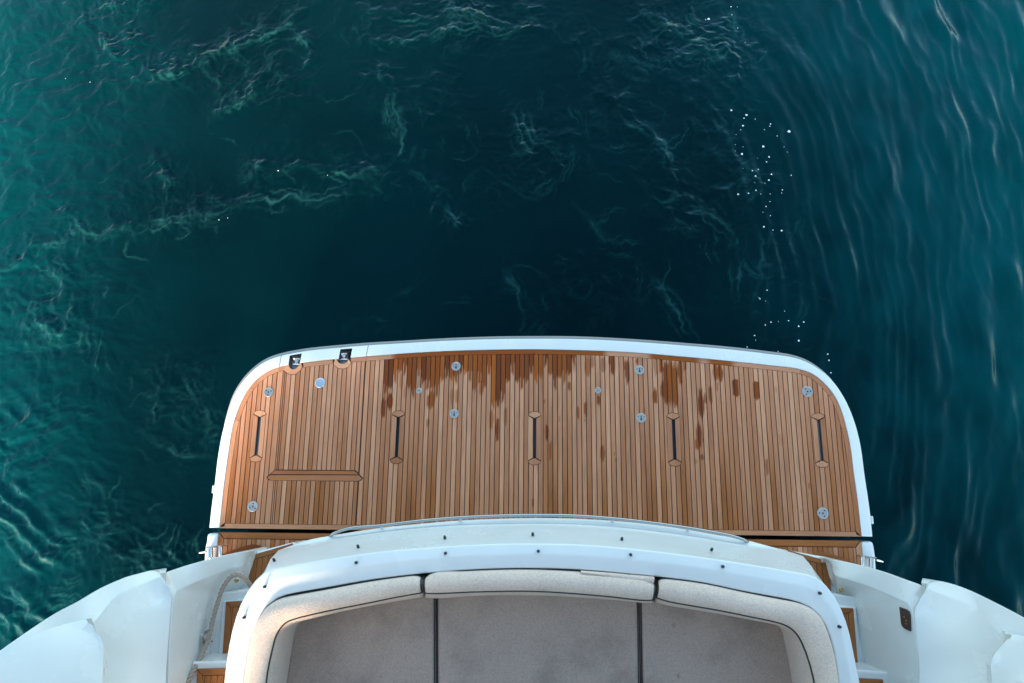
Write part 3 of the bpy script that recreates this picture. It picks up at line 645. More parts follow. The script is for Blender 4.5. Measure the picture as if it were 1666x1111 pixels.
# caulk bed: columns with the slots and the hatch left in, slightly below the plank tops
xs_b = sorted(set(list(np.linspace(float(inn_all[0][0]) + .004, float(inn_all[-1][0]) - .004, 120)) + [s[0] + k for s in slots for k in (-.0135, .0135)]))
bv, bf = [], []
def ytop_out(x):
    y = float(np.interp(x, inn_all[:, 0], inn_all[:, 1]))
    for (p0, p1), r in zip(PCKW, ringw):
        if p0 < x < p1: y = min(y, W(0, 0, ZD).y * 0 + float(np.interp(x, r[:, 0], r[:, 1])) + .035)
    return y
for xa, xb in zip(xs_b[:-1], xs_b[1:]):
    xm = (xa + xb) / 2; ya, yb = ytop_out(xa + 1e-6), ytop_out(xb - 1e-6); segs = [(YB, YB, ya, yb)]
    for sx, s0, s1 in slots:
        if abs(xm - sx) < .0134: segs = [(YB, YB, s0 + SRISE, s0 + SRISE), (s1 - SRISE, s1 - SRISE, ya, yb)]
    for a0, b0, a1, b1 in segs:
        k = len(bv); bv += [(xa, a0, .4935), (xb, b0, .4935), (xb, b1, .4935), (xa, a1, .4935)]; bf.append((k, k + 1, k + 2, k + 3))
me = deck.data; me.clear_geometry(); me.from_pydata(bv, [], bf); me.update(); me.materials.append(M_CAULK) if not me.materials else None
# underside and hinge side
und = prism('platform_underside', poly, .20, .40, M_HULL); own(und)
own(prism('platform_edge', [(poly[0][0] + .002, YB + .001), (poly[-1][0] - .002, YB + .001), (poly[-1][0] - .002, YB + .012), (poly[0][0] + .002, YB + .012)], .40, .488, M_HULL))

PITCH = .03855; ph0 = W(931.1, 743, ZD).x
lat = [ph0 + PITCH * k for k in range(-90, 90)]
hl1, hl2, hr = W(452.5, 700, ZD).x, W(456.6, 700, ZD).x, W(588.5, 700, ZD).x
x_lo, x_hi = float(mar_in[:, 0].min()), float(mar_in[:, 0].max())
b_ = [x for x in lat if x_lo - .002 < x < x_hi + .002 and abs(x - hr) > PITCH * .5 and abs(x - hl1) > PITCH * .45]
b_ = sorted(b_ + [hl1, hr, x_lo, x_hi]); b_ = [x for i, x in enumerate(b_) if i == 0 or x - b_[i - 1] > .012]
strips = []
for a, c in zip(b_[:-1], b_[1:]):
    if abs(a - hl1) < 1e-6: strips += [(a, a + .015), (a + .015, c)]
    elif abs(c - hr) < 1e-6: strips.append((a, c - .006))
    else: strips.append((a, c))
wx0, wx1 = W(600, 650, ZD).x, W(1340, 760, ZD).x
lay_planks(deck, strips, .0064, lambda x: intervals(x, YBI, ytop(x)), .487, ZD, M_TEAK, OBX, lambda x: wx0 < x < wx1)

# margin boards round the planking
def board_from_line(name, L0, L1, z0, z1, parent, mat_, wetz=None, label=None, nsub=1):
    n = len(L0); v = []; wet = []
    for r, z in ((L0, z0), (L0, z1), (L1, z1), (L1, z0)):
        for p in r: v.append((p[0], p[1], z)); wet.append(wetz(p[0]) if wetz else 0)
    f = [(i * n + j, i * n + j + 1, (i + 1) * n + j + 1, (i + 1) * n + j) for i in range(3) for j in range(n - 1)]
    f += [(0, n, 2 * n, 3 * n), (n - 1, 4 * n - 1, 3 * n - 1, 2 * n - 1)]
    o = mesh_obj(name, v, f, mat_, None)
    a = o.data.attributes.new('wet', 'FLOAT', 'POINT'); a.data.foreach_set('value', wet)
    if label: o['label'] = label
    return own(o, parent)
def near_i(u, v):
    p = W(u, v, ZD); return int(np.argmin(np.hypot(inn_all[:, 0] - p.x, inn_all[:, 1] - p.y)))
j_ = [0, near_i(382,683), near_i(407,630), near_i(455,596)]
def wetline(x):
    s = 0
    for a, b in ((640, 985), (1057, 1137), (1152, 1192)):
        xa, xb = W(a, 575, ZD).x, W(b, 580, ZD).x; s = max(s, min(1, max(0, min(x - xa, xb - x) / .05 + .5)))
    return s
segs_ = [(j_[0], j_[1]), (j_[1], j_[2]), (j_[2], j_[3])]
cA, cB = near_i(493, 590), near_i(541, 585); cC = near_i(572, 582); cD = near_i(594.7, 580)
segs_ += [(near_i(456.5, 596), near_i(463.5, 594.5)), (cA, cB), (cC, cD)]
m1, m2, m3, m4 = near_i(870.6, 569), near_i(1303, 601), near_i(1353, 638), near_i(1377, 698)
segs_ += [(cD, m1), (m1, m2), (m2, m3), (m3, m4), (m4, len(inn_all) - 1)]
for a, b in segs_:
    if b - a < 1: continue
    L0, L1 = crom(mar_out[a:b + 1], max(4, (b - a) * 2)), crom(mar_in[a:b + 1], max(4, (b - a) * 2)); L1 = L1.copy(); L0 = L0.copy()
    for L in (L0, L1):
        L[0, :2] += (L[1, :2] - L[0, :2]) / np.linalg.norm(L[1, :2] - L[0, :2]) * .0012; L[-1, :2] -= (L[-1, :2] - L[-2, :2]) / np.linalg.norm(L[-1, :2] - L[-2, :2]) * .0012
    # the inner line stops short of the planks by the width of the seam
    nr = normals2(L1); L1[:, :2] -= nr * .0025
    if a == 0: L0[0, 1] = YB + .002; L1[0, 1] = YBI + .002
    if b == len(inn_all) - 1: L0[-1, 1] = YB + .002; L1[-1, 1] = YBI + .002
    mt = M_TEAKX if a >= cA and b <= m2 else M_TEAK
    board_from_line('margin_board', L0, L1, .487, ZD + .0003, deck, mt, wetline)
xl, xr = float(mar_out[0][0]) + .003, float(mar_out[-1][0]) - .003
xm_ = W(872, 868, ZD).x
for a, b, ea, eb in ((xl, xm_ - .0012, .038, 0), (xm_ + .0012, xr, 0, .038)):
    n = 12
    L1 = np.array([[a + (b - a) * t, YB + .0015, 0] for t in np.linspace(0, 1, n)]); L0 = np.array([[a + ea + (b - eb - a - ea) * t, YBI - .003, 0] for t in np.linspace(0, 1, n)])
    board_from_line('margin_board', L0, L1, .487, ZD, deck, M_TEAKX)

# slots: two side boards, two half-round caps, a steel channel; middle three floors black to paint the recess shade
for si, (sx, s0, s1) in enumerate(slots):
    e0, e1 = s0 + .004, s1 - .004; r = SR - .003; hw = .0125; vy = .052; cy = .036
    so_ = own(prism('slot_channel', [(sx - hw, e0 + vy), (sx + hw, e0 + vy), (sx + hw, e1 - vy), (sx - hw, e1 - vy)], .455, .462, M_BLACK if si in (1, 2, 3) else M_BSTEEL), deck)
    for s in (-1, 1):
        own(prism('slot_wall', [(sx + s * hw, e0 + vy - .002), (sx + s * (hw + .002), e0 + vy - .002), (sx + s * (hw + .002), e1 - vy + .002), (sx + s * hw, e1 - vy + .002)], .455, .498, M_DSTEEL), deck)
        bd = [(sx + s * (hw + .0025), e0 + vy + .003), (sx + s * (hw + .0025), e1 - vy - .003), (sx + s * (r), e1 - cy + .002), (sx + s * r, e0 + cy - .002)]
        o = own(prism('slot_board', bd, .487, ZD + .001, M_TEAK), deck)
    for e, d in ((e1, -1), (e0, 1)):
        arc = [(sx + r * .97 * math.sin(t), e + d * (cy - .006) - d * (cy - .006) * math.cos(t) / math.cos(0)) for t in np.linspace(-1.5, 1.5, 11)]
        pl = arc + [(sx + hw * .4, e + d * (vy - .003)), (sx - hw * .4, e + d * (vy - .003))]
        o = own(prism('slot_cap', pl, .487, ZD + .001, M_TEAK), deck)
# boards along the lower edge of the hatch
for pl, nm in (([(434.5,777),(440.5,781.3),(583,782.3),(589,779),(584,773.4),(440,772.8)], 'hatch_board'), ([(440,771.2),(446.5,765.4),(576,766.3),(583.5,771.9)], 'hatch_board')):
    own(prism(nm, [tuple(p[:2]) for p in pix(pl, ZD)], .487, ZD + .0015, M_TEAKX), deck)

# round fittings flush with the teak
def fitting(u, v, rpx, kind):
    c = W(u, v, ZD); r = rpx * 4.9e-3
    o = own(lathe('deck_fitting', [(r, .499), (r, .5035), (r * .9, .5055), (r * .86, .505), (.0005, .5058)], (c.x, c.y, 0), M_BSTEEL, seg=24))
    o.data.materials[0] = M_STEEL if kind == 'plate' else M_BSTEEL
    z = .5066
    if kind == 'key':
        pl = [(c.x + r * .20 * math.sin(t), c.y - r * .30 + r * .20 * math.cos(t)) for t in np.linspace(.5, 5.8, 10)] + [(c.x - .09 * r, c.y + .42 * r), (c.x + .09 * r, c.y + .42 * r)]
        own(prism('keyhole', [(p[0], 2 * c.y - (2 * c.y - p[1])) for p in pl], .506, z, M_BLACK), o)
    if kind == 'lock':
        own(lathe('keyhole', [(r * .17, .506), (r * .15, z)], (c.x, c.y, 0), M_BLACK, seg=10), o)
        a0 = u * .37
        for k in range(3): own(lathe('screw', [(r * .14, .506), (r * .1, z)], (c.x + r * .58 * math.cos(a0 + 2.1 * k), c.y + r * .58 * math.sin(a0 + 2.1 * k), 0), M_BLACK, seg=8), o)
    if kind == 'key':
        for s in (-1, 1): own(lathe('screw', [(r * .10, .506), (r * .08, z)], (c.x + s * r * .62, c.y + r * .25, 0), M_BLACK, seg=8), o)
for a in ((437,638,8,'lock'), (521,623,8.5,'plate'), (742,596,7.6,'key'), (682,635.6,5,'lock'), (739,673,7.6,'key'), (973,635,5,'lock'), (1040.5,602,7.6,'key'), (1043,680,7.8,'key'), (1313.5,637,8.6,'lock'), (411.5,824,8.4,'lock'), (1338.5,835,8.8,'lock')):
    fitting(*a)

# pop-up cleats in their pockets, with a bent teak ring
POCK = [[(472.5,580.5),(471.5,586),(470,591.5),(471,597),(475.6,600.5),(480,600),(484,597),(486.5,591.5),(488,585),(489.3,578.6)],
        [(548.8,571.8),(548.5,578),(548.6,585.7),(551,589.7),(554,591.2),(557.5,591.6),(561,590.8),(564.5,588.5),(566,584),(566.9,570.6)]]
for pk, rg in zip(POCK, ring):
    P = pix(pk, ZD); cl = empty('cleat_pocket', (0, 0, 0), None, None)
    n = len(P)
    v = [tuple(p) for p in P] + [(p.x, p.y, .425) for p in P]
    v = [(a, b, c_ - .002 if c_ > .45 else c_) for a, b, c_ in v]
    f = [(i, i + 1, n + i + 1, n + i) for i in range(n - 1)] + [(n - 1, 0, n, 2 * n - 1), tuple(range(n, 2 * n))]
    D.objects.remove(cl)
    o = own(mesh_obj('cleat_pocket', v, f, M_BSTEEL, None, True, 40))
    cx = sum(p.x for p in P) / n; top = max(p.y for p in P); ax = (P[-1] - P[0]); bx = (P[0] + P[-1]) / 2
    own(lathe('cleat_post', [(.017, .425), (.015, .48), (.019, .488), (.012, .496)], (bx.x + .004, bx.y - .035, 0), M_STEEL, seg=14), o)
    own(tube('cleat_horn', [(bx.x - .030, bx.y - .018, .478), (bx.x, bx.y - .022, .487), (bx.x + .030, bx.y - .016, .478)], [.007, .010, .007], M_STEEL), o)
    own(lathe('cleat_roller', [(.011, -.032), (.011, .032)], (bx.x, bx.y - .058, .455), M_STEEL, seg=12, axis=(1, 0, 0)), o)
    own(prism('cleat_plate', [(bx.x - .034, bx.y - .028), (bx.x + .034, bx.y - .022), (bx.x + .034, bx.y - .004), (bx.x - .034, bx.y - .01)], .462, .470, M_BLACK), o)
    R_ = crom(pix(rg, ZD), 13)
    P2 = crom(P[2:-2], 13) if True else None
    P2 = crom([P[1]] + P[2:-2] + [P[-2]], 13)
    L0 = P2.copy(); L0[:, :2] += normals2(P2) * (-.003); L1 = R_.copy(); L1[:, :2] -= normals2(R_) * (-.0035)
    c_ = np.array([cx, np.mean([p.y for p in P])])
    L1[:, :2] = c_ + (R_[:, :2] - c_) * .955; L0[:, :2] = c_ + (P2[:, :2] - c_) * 1.05
    board_from_line('ring_board', L0, L1, .487, ZD + .0012, deck, M_TEAKX, None)

# ------------------------------------------------------------------ fixed ledge between platform and transom
YL = YB - .030
LZ = .495
lL = W(355, 872, LZ).x; lR = W(1401.5, 884, LZ).x
oL = [(337,867.5),(336,880),(333.5,890),(332.5,903),(331.5,915)]; oR = [(1420.3,880.5),(1422.6,891),(1425,907.5),(1426.4,926)]
for pts, xi, s in ((oL, lL, 1), (oR, lR, -1)):
    P = pix(pts, LZ)
    pol = [(xi, YL - .006), (P[0].x, P[0].y)] + [(p.x, p.y) for p in P[1:]] + [(P[-1].x, P[-1].y - .25), (xi, P[-1].y - .25)]
    o = prism('ledge_rim', pol, .25, LZ + .006, M_WHITE); bevel(o, .022, 3, 40); own(o)
ledge = own(prism('ledge_deck', [(lL, YL - .004), (lR, YL - .004), (lR, YL - .62), (lL, YL - .62)], .42, .488, M_CAULK))
o = prism('ledge_board', [(lL + .004, YL), (lR - .004, YL), (lR - .045, YL - .048), (lL + .045, YL - .048)], .40, LZ, M_TEAKX); bevel(o, .009, 3, 60); own(o, ledge)
for x0, x1, xx0, xx1 in ((lL + .003, lL + .040, lL + .003, lL + .042),):
    own(prism('ledge_board', [(lL + .003, YL - .004), (lL + .042, YL - .051), (lL + .042, YL - .3), (lL + .003, YL - .3)], .487, LZ, M_TEAK), ledge)
    own(prism('ledge_board', [(lR - .003, YL - .004), (lR - .042, YL - .051), (lR - .042, YL - .3), (lR - .003, YL - .3)], .487, LZ, M_TEAK), ledge)
lb = [x for x in [ph0 + .012 + PITCH * .98 * k for k in range(-90, 90)] if lL + .06 < x < lR - .06]; lb = [lL + .045] + lb + [lR - .045]
for i, (a, b) in enumerate(zip(lb[:-1], lb[1:])):
    d = min(abs((a + b) / 2 - lL), abs((a + b) / 2 - lR))
    y2 = YL - .051; y1 = YL - (.44 if d < .9 else .12)
    o = own(column_mesh('plank', [(a + .0022, b - .0022, y1, y2, y1, y2)], .487, LZ + random.uniform(-.0006, .0006), M_TEAK), ledge)
# bent board round the foot of each coaming
def foot(pu, pd, label, wet):
    A = crom(pix(pu, LZ), 16); B = crom(pix(pd, LZ), 16)
    o = board_from_line('foot_board', A, B, .488, LZ + .0035, ledge, M_TEAKX, (lambda x: 1.0) if wet else None, label)  # flag darkens the whole board with the wet-patch colour
foot([(352,906),(374.8,896.8),(391,890.3),(407,886.2),(416.4,885.8),(424.5,888.4),(429.5,893)], [(352,916),(378,910),(394,905),(404,903),(412,900),(417,902),(420,906)], 'dark brown teak board', True)
foot([(1394.5,917.5),(1375.6,909.8),(1354,901.8),(1336.7,898.2),(1330,898.6),(1322,904.5),(1318,909)], [(1392,925),(1374,920),(1356,915),(1342,912),(1336,912),(1330,914),(1326,918)], None, False)
# fairlead rollers standing at both ends of the ledge
for s, posts, horn in ((-1, ((342.5, 891.5, 9.5), (359.5, 889.5, 6.5)), ((335, 897.5), (324, 899.5))), (1, ((1402.5, 906, 6.5), (1418, 908.5, 9.5)), ((1426, 911), (1437, 914)))):
    base = None
    for u, v, rp in posts:
        a = W(u, v, .56); r = rp * .5 * 4.7e-3
        o = lathe('fairlead_roller' if base is None else 'roller', [(r * .8, -.042), (r, -.038), (r, .038), (r * .8, .042)], (a.x, a.y - .036, .56), M_STEEL, seg=18, axis=(0.10 * s, 1, .06))
        if base is None: base = own(o)
        else: own(o, base)
        own(prism('roller_plate', [(a.x - r * 1.25, a.y + .010), (a.x + r * 1.25, a.y + .010), (a.x + r * 1.25, a.y + .004), (a.x - r * 1.25, a.y + .004)], .50, .585, M_BSTEEL), base)
    own(tube('roller_pin', [W(*horn[0], .56), (W(*horn[0], .56) + W(*horn[1], .55)) / 2, W(*horn[1], .55)], [.009, .008, .005], M_STEEL), base)

# ------------------------------------------------------------------ transom coaming
ZT = 1.72
T_out = multi([[(352,1420),(357,1220),(364,1111),(370,1061.5),(377,1026),(384,1000),(393.4,977),(407.5,951),(417,941.6),(431,927.5)],
               [(431,927.5),(525,911.5),(620,897.7),(716,890),(812,885),(870,884.6),(940,886),(1035,893.8),(1150.5,908),(1240,921.7),(1329,937.5)],
               [(1329,937.5),(1340,946),(1352.4,960),(1366.5,984),(1378,1012),(1385,1038),(1391,1073),(1400,1111),(1408,1220),(1416,1420)]], [22, 60, 22], ZT)
T_in = multi([[(382,1420),(388,1220),(396,1111),(403,1061.5),(410,1028.6),(421.6,1000),(435.7,981.6),(450,971)],
              [(450,971),(478,964.5),(525,956.5),(595.5,944),(680,933.4),(756,927),(870,924),(937,926),(1000,931),(1066,937.4),(1141,946.8),(1211.5,961.6),(1282,974.5),(1300,978.5)],
              [(1300,978.5),(1315,984),(1336,1000),(1347.7,1024),(1357,1054.4),(1365,1111),(1373,1220),(1380,1420)]], [22, 60, 22], ZT - .004)
def below(L, z, ex):
    q = L.copy(); q[:, 2] = z; q[:, :2] -= normals2(L) * ex; return q
def with_sides(aft, z, ex):
    """aft stretch from the photo, sides taken from the top edge moved out by ex"""
    L = below(T_out, z, ex); A = crom(pix(aft, z), 60)
    L[21:81] = A
    return L
C1 = with_sides([(440,908),(480,899.5),(525,892.5),(583,885),(620,881),(716,870.8),(812,866),(870,865.4),(940,866.8),(1035,873.7),(1103,883.5),(1150.5,893),(1240,907.3),(1321,920.5)], 1.53, .004)
LI = with_sides([(450,897.5),(465,892.5),(525,879.5),(620,865),(716,855.4),(812,852),(870,851),(940,852.5),(1035,860),(1150.5,875.6),(1227,888.7),(1290,900),(1309,906)], 1.33, -.01)
LO = with_sides([(451,896),(467,889.8),(501.5,878),(539,871),(620,858.3),(700,850.2),(745,846.6),(812,843.6),(870,842.4),(940,843.6),(1035,850.2),(1100,858.3),(1150,867),(1216,878.7),(1254,888.8),(1290,899),(1308,905)], 1.31, .0)
SK = below(LO, 1.27, -.006); SK2 = below(LO, 1.23, -.06); SK3 = below(LO, .50, -.12)
def lerp(a, b, t): return a * (1 - t) + b * t
TM = lerp(T_out, T_in, .42); TM[:, 2] += .012
INW = T_in.copy(); INW[:, 2] = ZT - .03; INW[:, :2] += normals2(T_in) * .004
INB = T_in.copy(); INB[:, 2] = 1.15; INB[:, :2] += normals2(T_in) * .012
coam = loft('transom_coaming', [SK3, SK2, SK, LO, LI, C1, T_out, TM, T_in, INW, INB], M_WHITE, smooth=True, angle=80)
bevel(coam, .010, 3, 14); own(coam)
# snap studs along the coaming
def stud(u, v, z, tilt=0, long=False):
    p = W(u, v, z)
    o = own(lathe('snap_stud', [(.0095, -.004), (.0095, .003), (.006, .004), (.006, .010), (.0085, .012), (.0075, .018), (.002, .020)], p, M_BLACK, seg=10, axis=(0, tilt, 1)))
for u, v in ((446,911.5),(582.5,889.5),(723.7,874.8),(866.8,869.7),(1011.8,877.3),(1157.8,894.6)): stud(u, v, 1.605, .6)
for u, v in ((397.6,1004.4),(431,954.6),(579.5,915.3),(724.7,900),(875.8,896.7),(1026,902.5),(1175.9,921.7),(1333.6,965),(1365.4,1019.6)): stud(u, v, ZT + .012, .05)
# stainless rail on the aft lip
rp = crom([W(536,873.2,1.30), W(541,868.8,1.335), W(560,861.8,1.345)] + pix([(620,855),(697,846),(748.7,842),(812,839.2),(870,838.2),(940,839.4),(997,843.6),(1073.7,852.4),(1150.5,864.2),(1198.5,874.2)], 1.345) + [W(1213,879.3,1.335), W(1218,882.8,1.30)], 90)
rail = own(tube('grab_rail', rp, .0100, M_RAIL, seg=12))
for u, v in ((748.7,841.6),(997,843.2),(620,854.6),(1120,858.6)):
    p = W(u, v + .8, 1.345); own(tube('rail_post', [p, p + Vector((0, -.012, -.02)), (p.x, p.y - .028, 1.30)], .009, M_STEEL), rail)

# ------------------------------------------------------------------ inside of the well
own(prism('seat_base', [tuple(q[:2]) for q in inset(T_in, .01)[::3]], .60, 1.16, M_WHITE2))

# ------------------------------------------------------------------ side coamings (rising towards the bow)
def wing(side, B, Cc, E, name, ns=(24, 12)):
    """B top outer edge, Cc crease, E foot of the inner wall; each in two stretches"""
    b, c, e = [multi(list(q), list(ns), None) for q in (B, Cc, E)]
    s = side
    out = b.copy(); out[:, 2] -= .05; out[:, 0] += s * .012
    low = b.copy(); low[:, 2] = .55; low[:, 0] += s * .03
    cm = lerp(b, c, .5); cm[:, 2] += .006
    em = lerp(c, e, .12)
    dn = e.copy(); dn[:, 2] = .5
    o = loft(name, [low, out, b, cm, c, em, e, dn], M_WHITE, cap=True, smooth=True, angle=80)
    bevel(o, .016, 4, 18); return own(o)
wing(-1, ([(414,895.6,.86),(402,896.8,.95),(386,899.2,1.04),(360,904.5,1.15),(336,911,1.25),(300,921,1.36),(264,933,1.48)], [(264,933,1.48),(258,938,1.47),(252,1000,1.46),(246,1300,1.46)]),
     ([(409,902,.84),(400.5,914,.90),(396,920.5,.96),(375,925,1.06),(350,934,1.16),(330,942,1.26),(300,955,1.38),(282,964,1.48)], [(282,964,1.48),(277,1030,1.50),(272,1300,1.50)]),
     ([(405,945,.77),(397,950,.78),(390,956,.80),(377,962,.85),(366,967,.92),(358,972,.97),(353,978,1.0)], [(353,978,1.0),(342,1040,1.0),(318,1100,1.22),(300,1300,1.26)]), 'side_coaming')
wing(1, ([(1338,907.6,.86),(1352,910.3,.95),(1380,915,1.04),(1410,922.3,1.16),(1442,931.3,1.28),(1477,944,1.42),(1508,955,1.5)], [(1508,955,1.5),(1513,960,1.48),(1518,1030,1.47),(1524,1300,1.47)]),
     ([(1347,911,.84),(1354,925,.90),(1357,935,.98),(1390,946,1.10),(1419,956,1.20),(1450,969,1.34),(1484,984,1.47)], [(1484,984,1.47),(1490,1030,1.50),(1498,1300,1.5)]),
     ([(1351,952,.77),(1359,957,.78),(1364,962,.81),(1374,968,.86),(1381,973,.92),(1387,980,.97),(1391,988,1.0)], [(1391,988,1.0),(1401,1050,1.0),(1440,1110,1.24),(1462,1300,1.26)]), 'side_coaming')
def panel(side, B, Cc, E, name, seg=26, low=.75, under=.03, thick=.10):
    b, c, e = crom(pix(B), seg), crom(pix(Cc), seg), crom(pix(E), seg); s = side
    out = b.copy(); out[:, 2] -= np.minimum(.03, .006 + np.arange(seg) * .008); out[:, 0] += s * .004
    dp = np.minimum(low, .015 + np.arange(seg) * .05); lo = b.copy(); lo[:, 2] -= dp; lo[:, 0] -= s * .02
    un = e.copy(); un[:, 2] -= .012; un[:, 0] += s * under
    ub = e.copy(); ub[:, 2] -= np.minimum(thick, .022 + np.arange(seg) * .02); ub[:, 0] += s * (under + .02)
    cm = lerp(b, c, .5); cm[:, 2] += .012
    o = loft(name, [lo, out, b, cm, c, lerp(c, e, .5), e, un, ub], M_WHITE, cap=True, smooth=True, angle=80)
    bevel(o, .018, 4, 16); return own(o)
def creased(side, B, K, Cc, E, name, ns=(9, 22)):
    b, k, c, e = [multi(list(q), list(ns), None) for q in (B, K, Cc, E)]; s = side; n_ = len(b)
    ramp_ = np.arange(n_)
    out = b.copy(); out[:, 2] -= .03; out[:, 0] += s * .004
    lo = b.copy(); lo[:, 2] -= np.minimum(.75, .035 + ramp_ * .05); lo[:, 0] -= s * .02
    un = e.copy(); un[:, 2] -= .02; un[:, 0] += s * .03
    ub = e.copy(); ub[:, 2] -= np.minimum(.10, .04 + ramp_ * .02); ub[:, 0] += s * .05
    o = loft(name, [lo, out, b, lerp(b, k, .5), k, lerp(k, c, .5), c, lerp(c, e, .5), e, un, ub], M_WHITE, cap=True, smooth=True, angle=80)
    bevel(o, .016, 4, 15); return own(o)
creased(-1, ([(260,932.5,1.595),(250,927.6,1.61),(230,932,1.66),(203,939,1.73)], [(203,939,1.73),(158,959,1.88),(124,980,2.0),(97,993,2.12),(40,1030,2.3),(-30,1080,2.45),(-120,1150,2.6)]),
      ([(262,937,1.61),(236,948,1.68),(192,966,1.82)], [(192,966,1.82),(176,983,1.90),(160,1004,1.97),(138,1030,2.06),(100,1068,2.2),(50,1120,2.33),(-30,1200,2.5)]),
      ([(270,948,1.60),(266,962,1.60),(212,992,1.78)], [(212,992,1.78),(202,1010,1.83),(178,1037,1.91),(150,1060,1.98),(95,1111,2.14),(40,1165,2.3),(-30,1240,2.45)]),
      ([(278,959,1.59),(279,974,1.58),(277,1005,1.58)], [(277,1005,1.58),(275,1030,1.585),(272,1070,1.59),(271,1086,1.59),(270,1111,1.60),(268,1180,1.62),(264,1300,1.64)]), 'side_panel')
creased(1, ([(1510,950,1.595),(1521,945.4,1.61),(1546.5,949,1.68),(1581,961,1.78)], [(1581,961,1.78),(1616,978,1.9),(1666,1004,2.08),(1720,1036,2.25),(1790,1085,2.4),(1880,1150,2.6)]),
      ([(1508,956,1.61),(1540,970,1.70),(1594,990,1.84)], [(1594,990,1.84),(1606,1008,1.91),(1625,1030,1.99),(1650,1054,2.07),(1700,1100,2.2),(1780,1170,2.4)]),
      ([(1503,966,1.60),(1506,982,1.61),(1570,1020,1.80)], [(1570,1020,1.80),(1583,1042,1.86),(1611,1071,1.94),(1650,1108,2.1),(1710,1170,2.28),(1780,1245,2.4)]),
      ([(1496,976,1.59),(1488,992,1.58),(1489,1024,1.58)], [(1489,1024,1.58),(1491,1045,1.585),(1494,1068,1.59),(1495.5,1111,1.60),(1498,1180,1.62),(1502,1300,1.64)]), 'side_panel')
panel(-1, [(140,1007,2.14),(110,1014,2.2),(70,1026,2.3),(29,1045,2.4),(0,1072,2.47),(-60,1120,2.6),(-140,1190,2.75)],
      [(150,1018,2.14),(154,1030,2.13),(140,1055,2.18),(118,1082,2.24),(92,1111,2.3),(40,1170,2.4),(-30,1250,2.5)],
      [(163,1036,2.12),(168.5,1050,2.12),(168.5,1063,2.12),(167.5,1085,2.12),(166.5,1111,2.13),(165,1180,2.14),(160,1300,2.16)], 'side_shoulder', under=.02)
panel(1, [(1646,1032.6,2.14),(1672,1036,2.2),(1710,1050,2.3),(1760,1075,2.4),(1830,1130,2.55),(1900,1190,2.7)],
      [(1638,1042,2.14),(1630,1056,2.13),(1634,1074,2.16),(1650,1096,2.22),(1672,1118,2.28),(1720,1170,2.38),(1790,1250,2.5)],
      [(1626,1054,2.12),(1614,1073,2.12),(1611.5,1086,2.12),(1613,1098,2.12),(1614,1111,2.13),(1617,1180,2.14),(1622,1300,2.16)], 'side_shoulder', under=.02)

# ------------------------------------------------------------------ steps beside the well
def step(side, outline, z, bw, name='step'):
    """outline: four photo corners (outer aft, inner aft, inner forward, outer forward)"""
    P = pix(outline, z); body = [(p.x, p.y) for p in P]
    st = prism(name, body, z - .05, z - .009, M_CAULK); own(st)
    oa, ia, if_, of = P; s = side
    L = lambda a, b, t: a + (b - a) * t
    # outer board, aft board, planks in between
    def ln(p, q, x): t = (x - p.x) / (q.x - p.x); return p.y + (q.y - p.y) * t
    xo = oa.x - s * bw * 1.0
    xo2 = of.x - s * bw * 1.0
    g = .004
    a1 = Vector((xo, ln(oa, ia, xo) - bw * .9, z)); a2 = Vector((ia.x, ia.y - bw * .9, z))
    own(prism('step_board', [(oa.x, oa.y), (ia.x, ia.y), (a2.x, a2.y), (a1.x, a1.y)], z - .012, z, M_TEAKVX), st)
    own(prism('step_board', [(oa.x, oa.y - g), (a1.x + s * g * .6, a1.y - g), (xo2 + s * g * .6, of.y), (of.x, of.y)], z - .012, z, M_TEAKV), st)
    x = xo; k = 0; xin = min(ia.x * s, if_.x * s) * s
    while True:
        wd = .012 if k == 0 else .037
        x2 = x - s * (wd + g); 
        if x2 * s < xin * s: x2 = xin
        if abs(x2 - x) < .008: break
        xa, xb = x - s * g * .3, x2 + s * g * .6
        ya, yb = ln(a1, a2, xa) - g, ln(a1, a2, xb) - g; yf = min(of.y, if_.y)
        lo_, hi_ = (xa, xb) if xa < xb else (xb, xa); yl, yh = (ya, yb) if xa < xb else (yb, ya)
        own(column_mesh('plank', [(lo_, hi_, yf, yl, yf, yh)], z - .012, z + random.uniform(-.0005, .0005), M_TEAKV), st)
        x = x2; k += 1
        if x == xin or k > 40: break
    return st
def block(poly_px, z, z0, name='step_body', m=M_WHITE):
    o = prism(name, [tuple(p[:2]) for p in pix(poly_px, z)], z0, z, m); bevel(o, .012, 3, 40); return own(o)
# left
block([(404.5,901),(478,882),(520,960),(520,1010),(366,1010),(384,965)], .775, .45)
step(-1, [(407.5,904.2),(475,884),(475,990),(402,990)], .79, .036)
block([(351,966),(470,950),(470,1130),(318,1130),(326,1075)], 1.00, .45)
block([(362,977),(440,972),(440,1074.5),(353.5,1073.5)], 1.022, .9, 'step_pad')
step(-1, [(367.5,979.2),(440,976),(440,1073),(361.5,1072.8)], 1.034, .038)
block([(312,1077),(440,1073),(440,1420),(285,1420)], 1.262, .45)
step(-1, [(320.5,1088.6),(440,1086),(440,1420),(308,1420)], 1.275, .042)
# right
block([(1352,908.5),(1280,895),(1240,965),(1240,1010),(1400,1015),(1372,965)], .775, .45)
step(1, [(1349.3,913.5),(1283,895),(1283,990),(1354.5,990)], .79, .036)
block([(1405,974),(1290,955),(1290,1130),(1440,1130),(1426,1085)], 1.00, .45)
block([(1394,987),(1310,983),(1310,1082),(1400,1083)], 1.022, .9, 'step_pad')
step(1, [(1388.5,990),(1310,986),(1310,1080),(1396,1081)], 1.034, .038)
block([(1446,1094),(1320,1084),(1320,1420),(1475,1420)], 1.262, .45)
step(1, [(1437,1106),(1320,1100),(1320,1420),(1450,1420)], 1.275, .042)
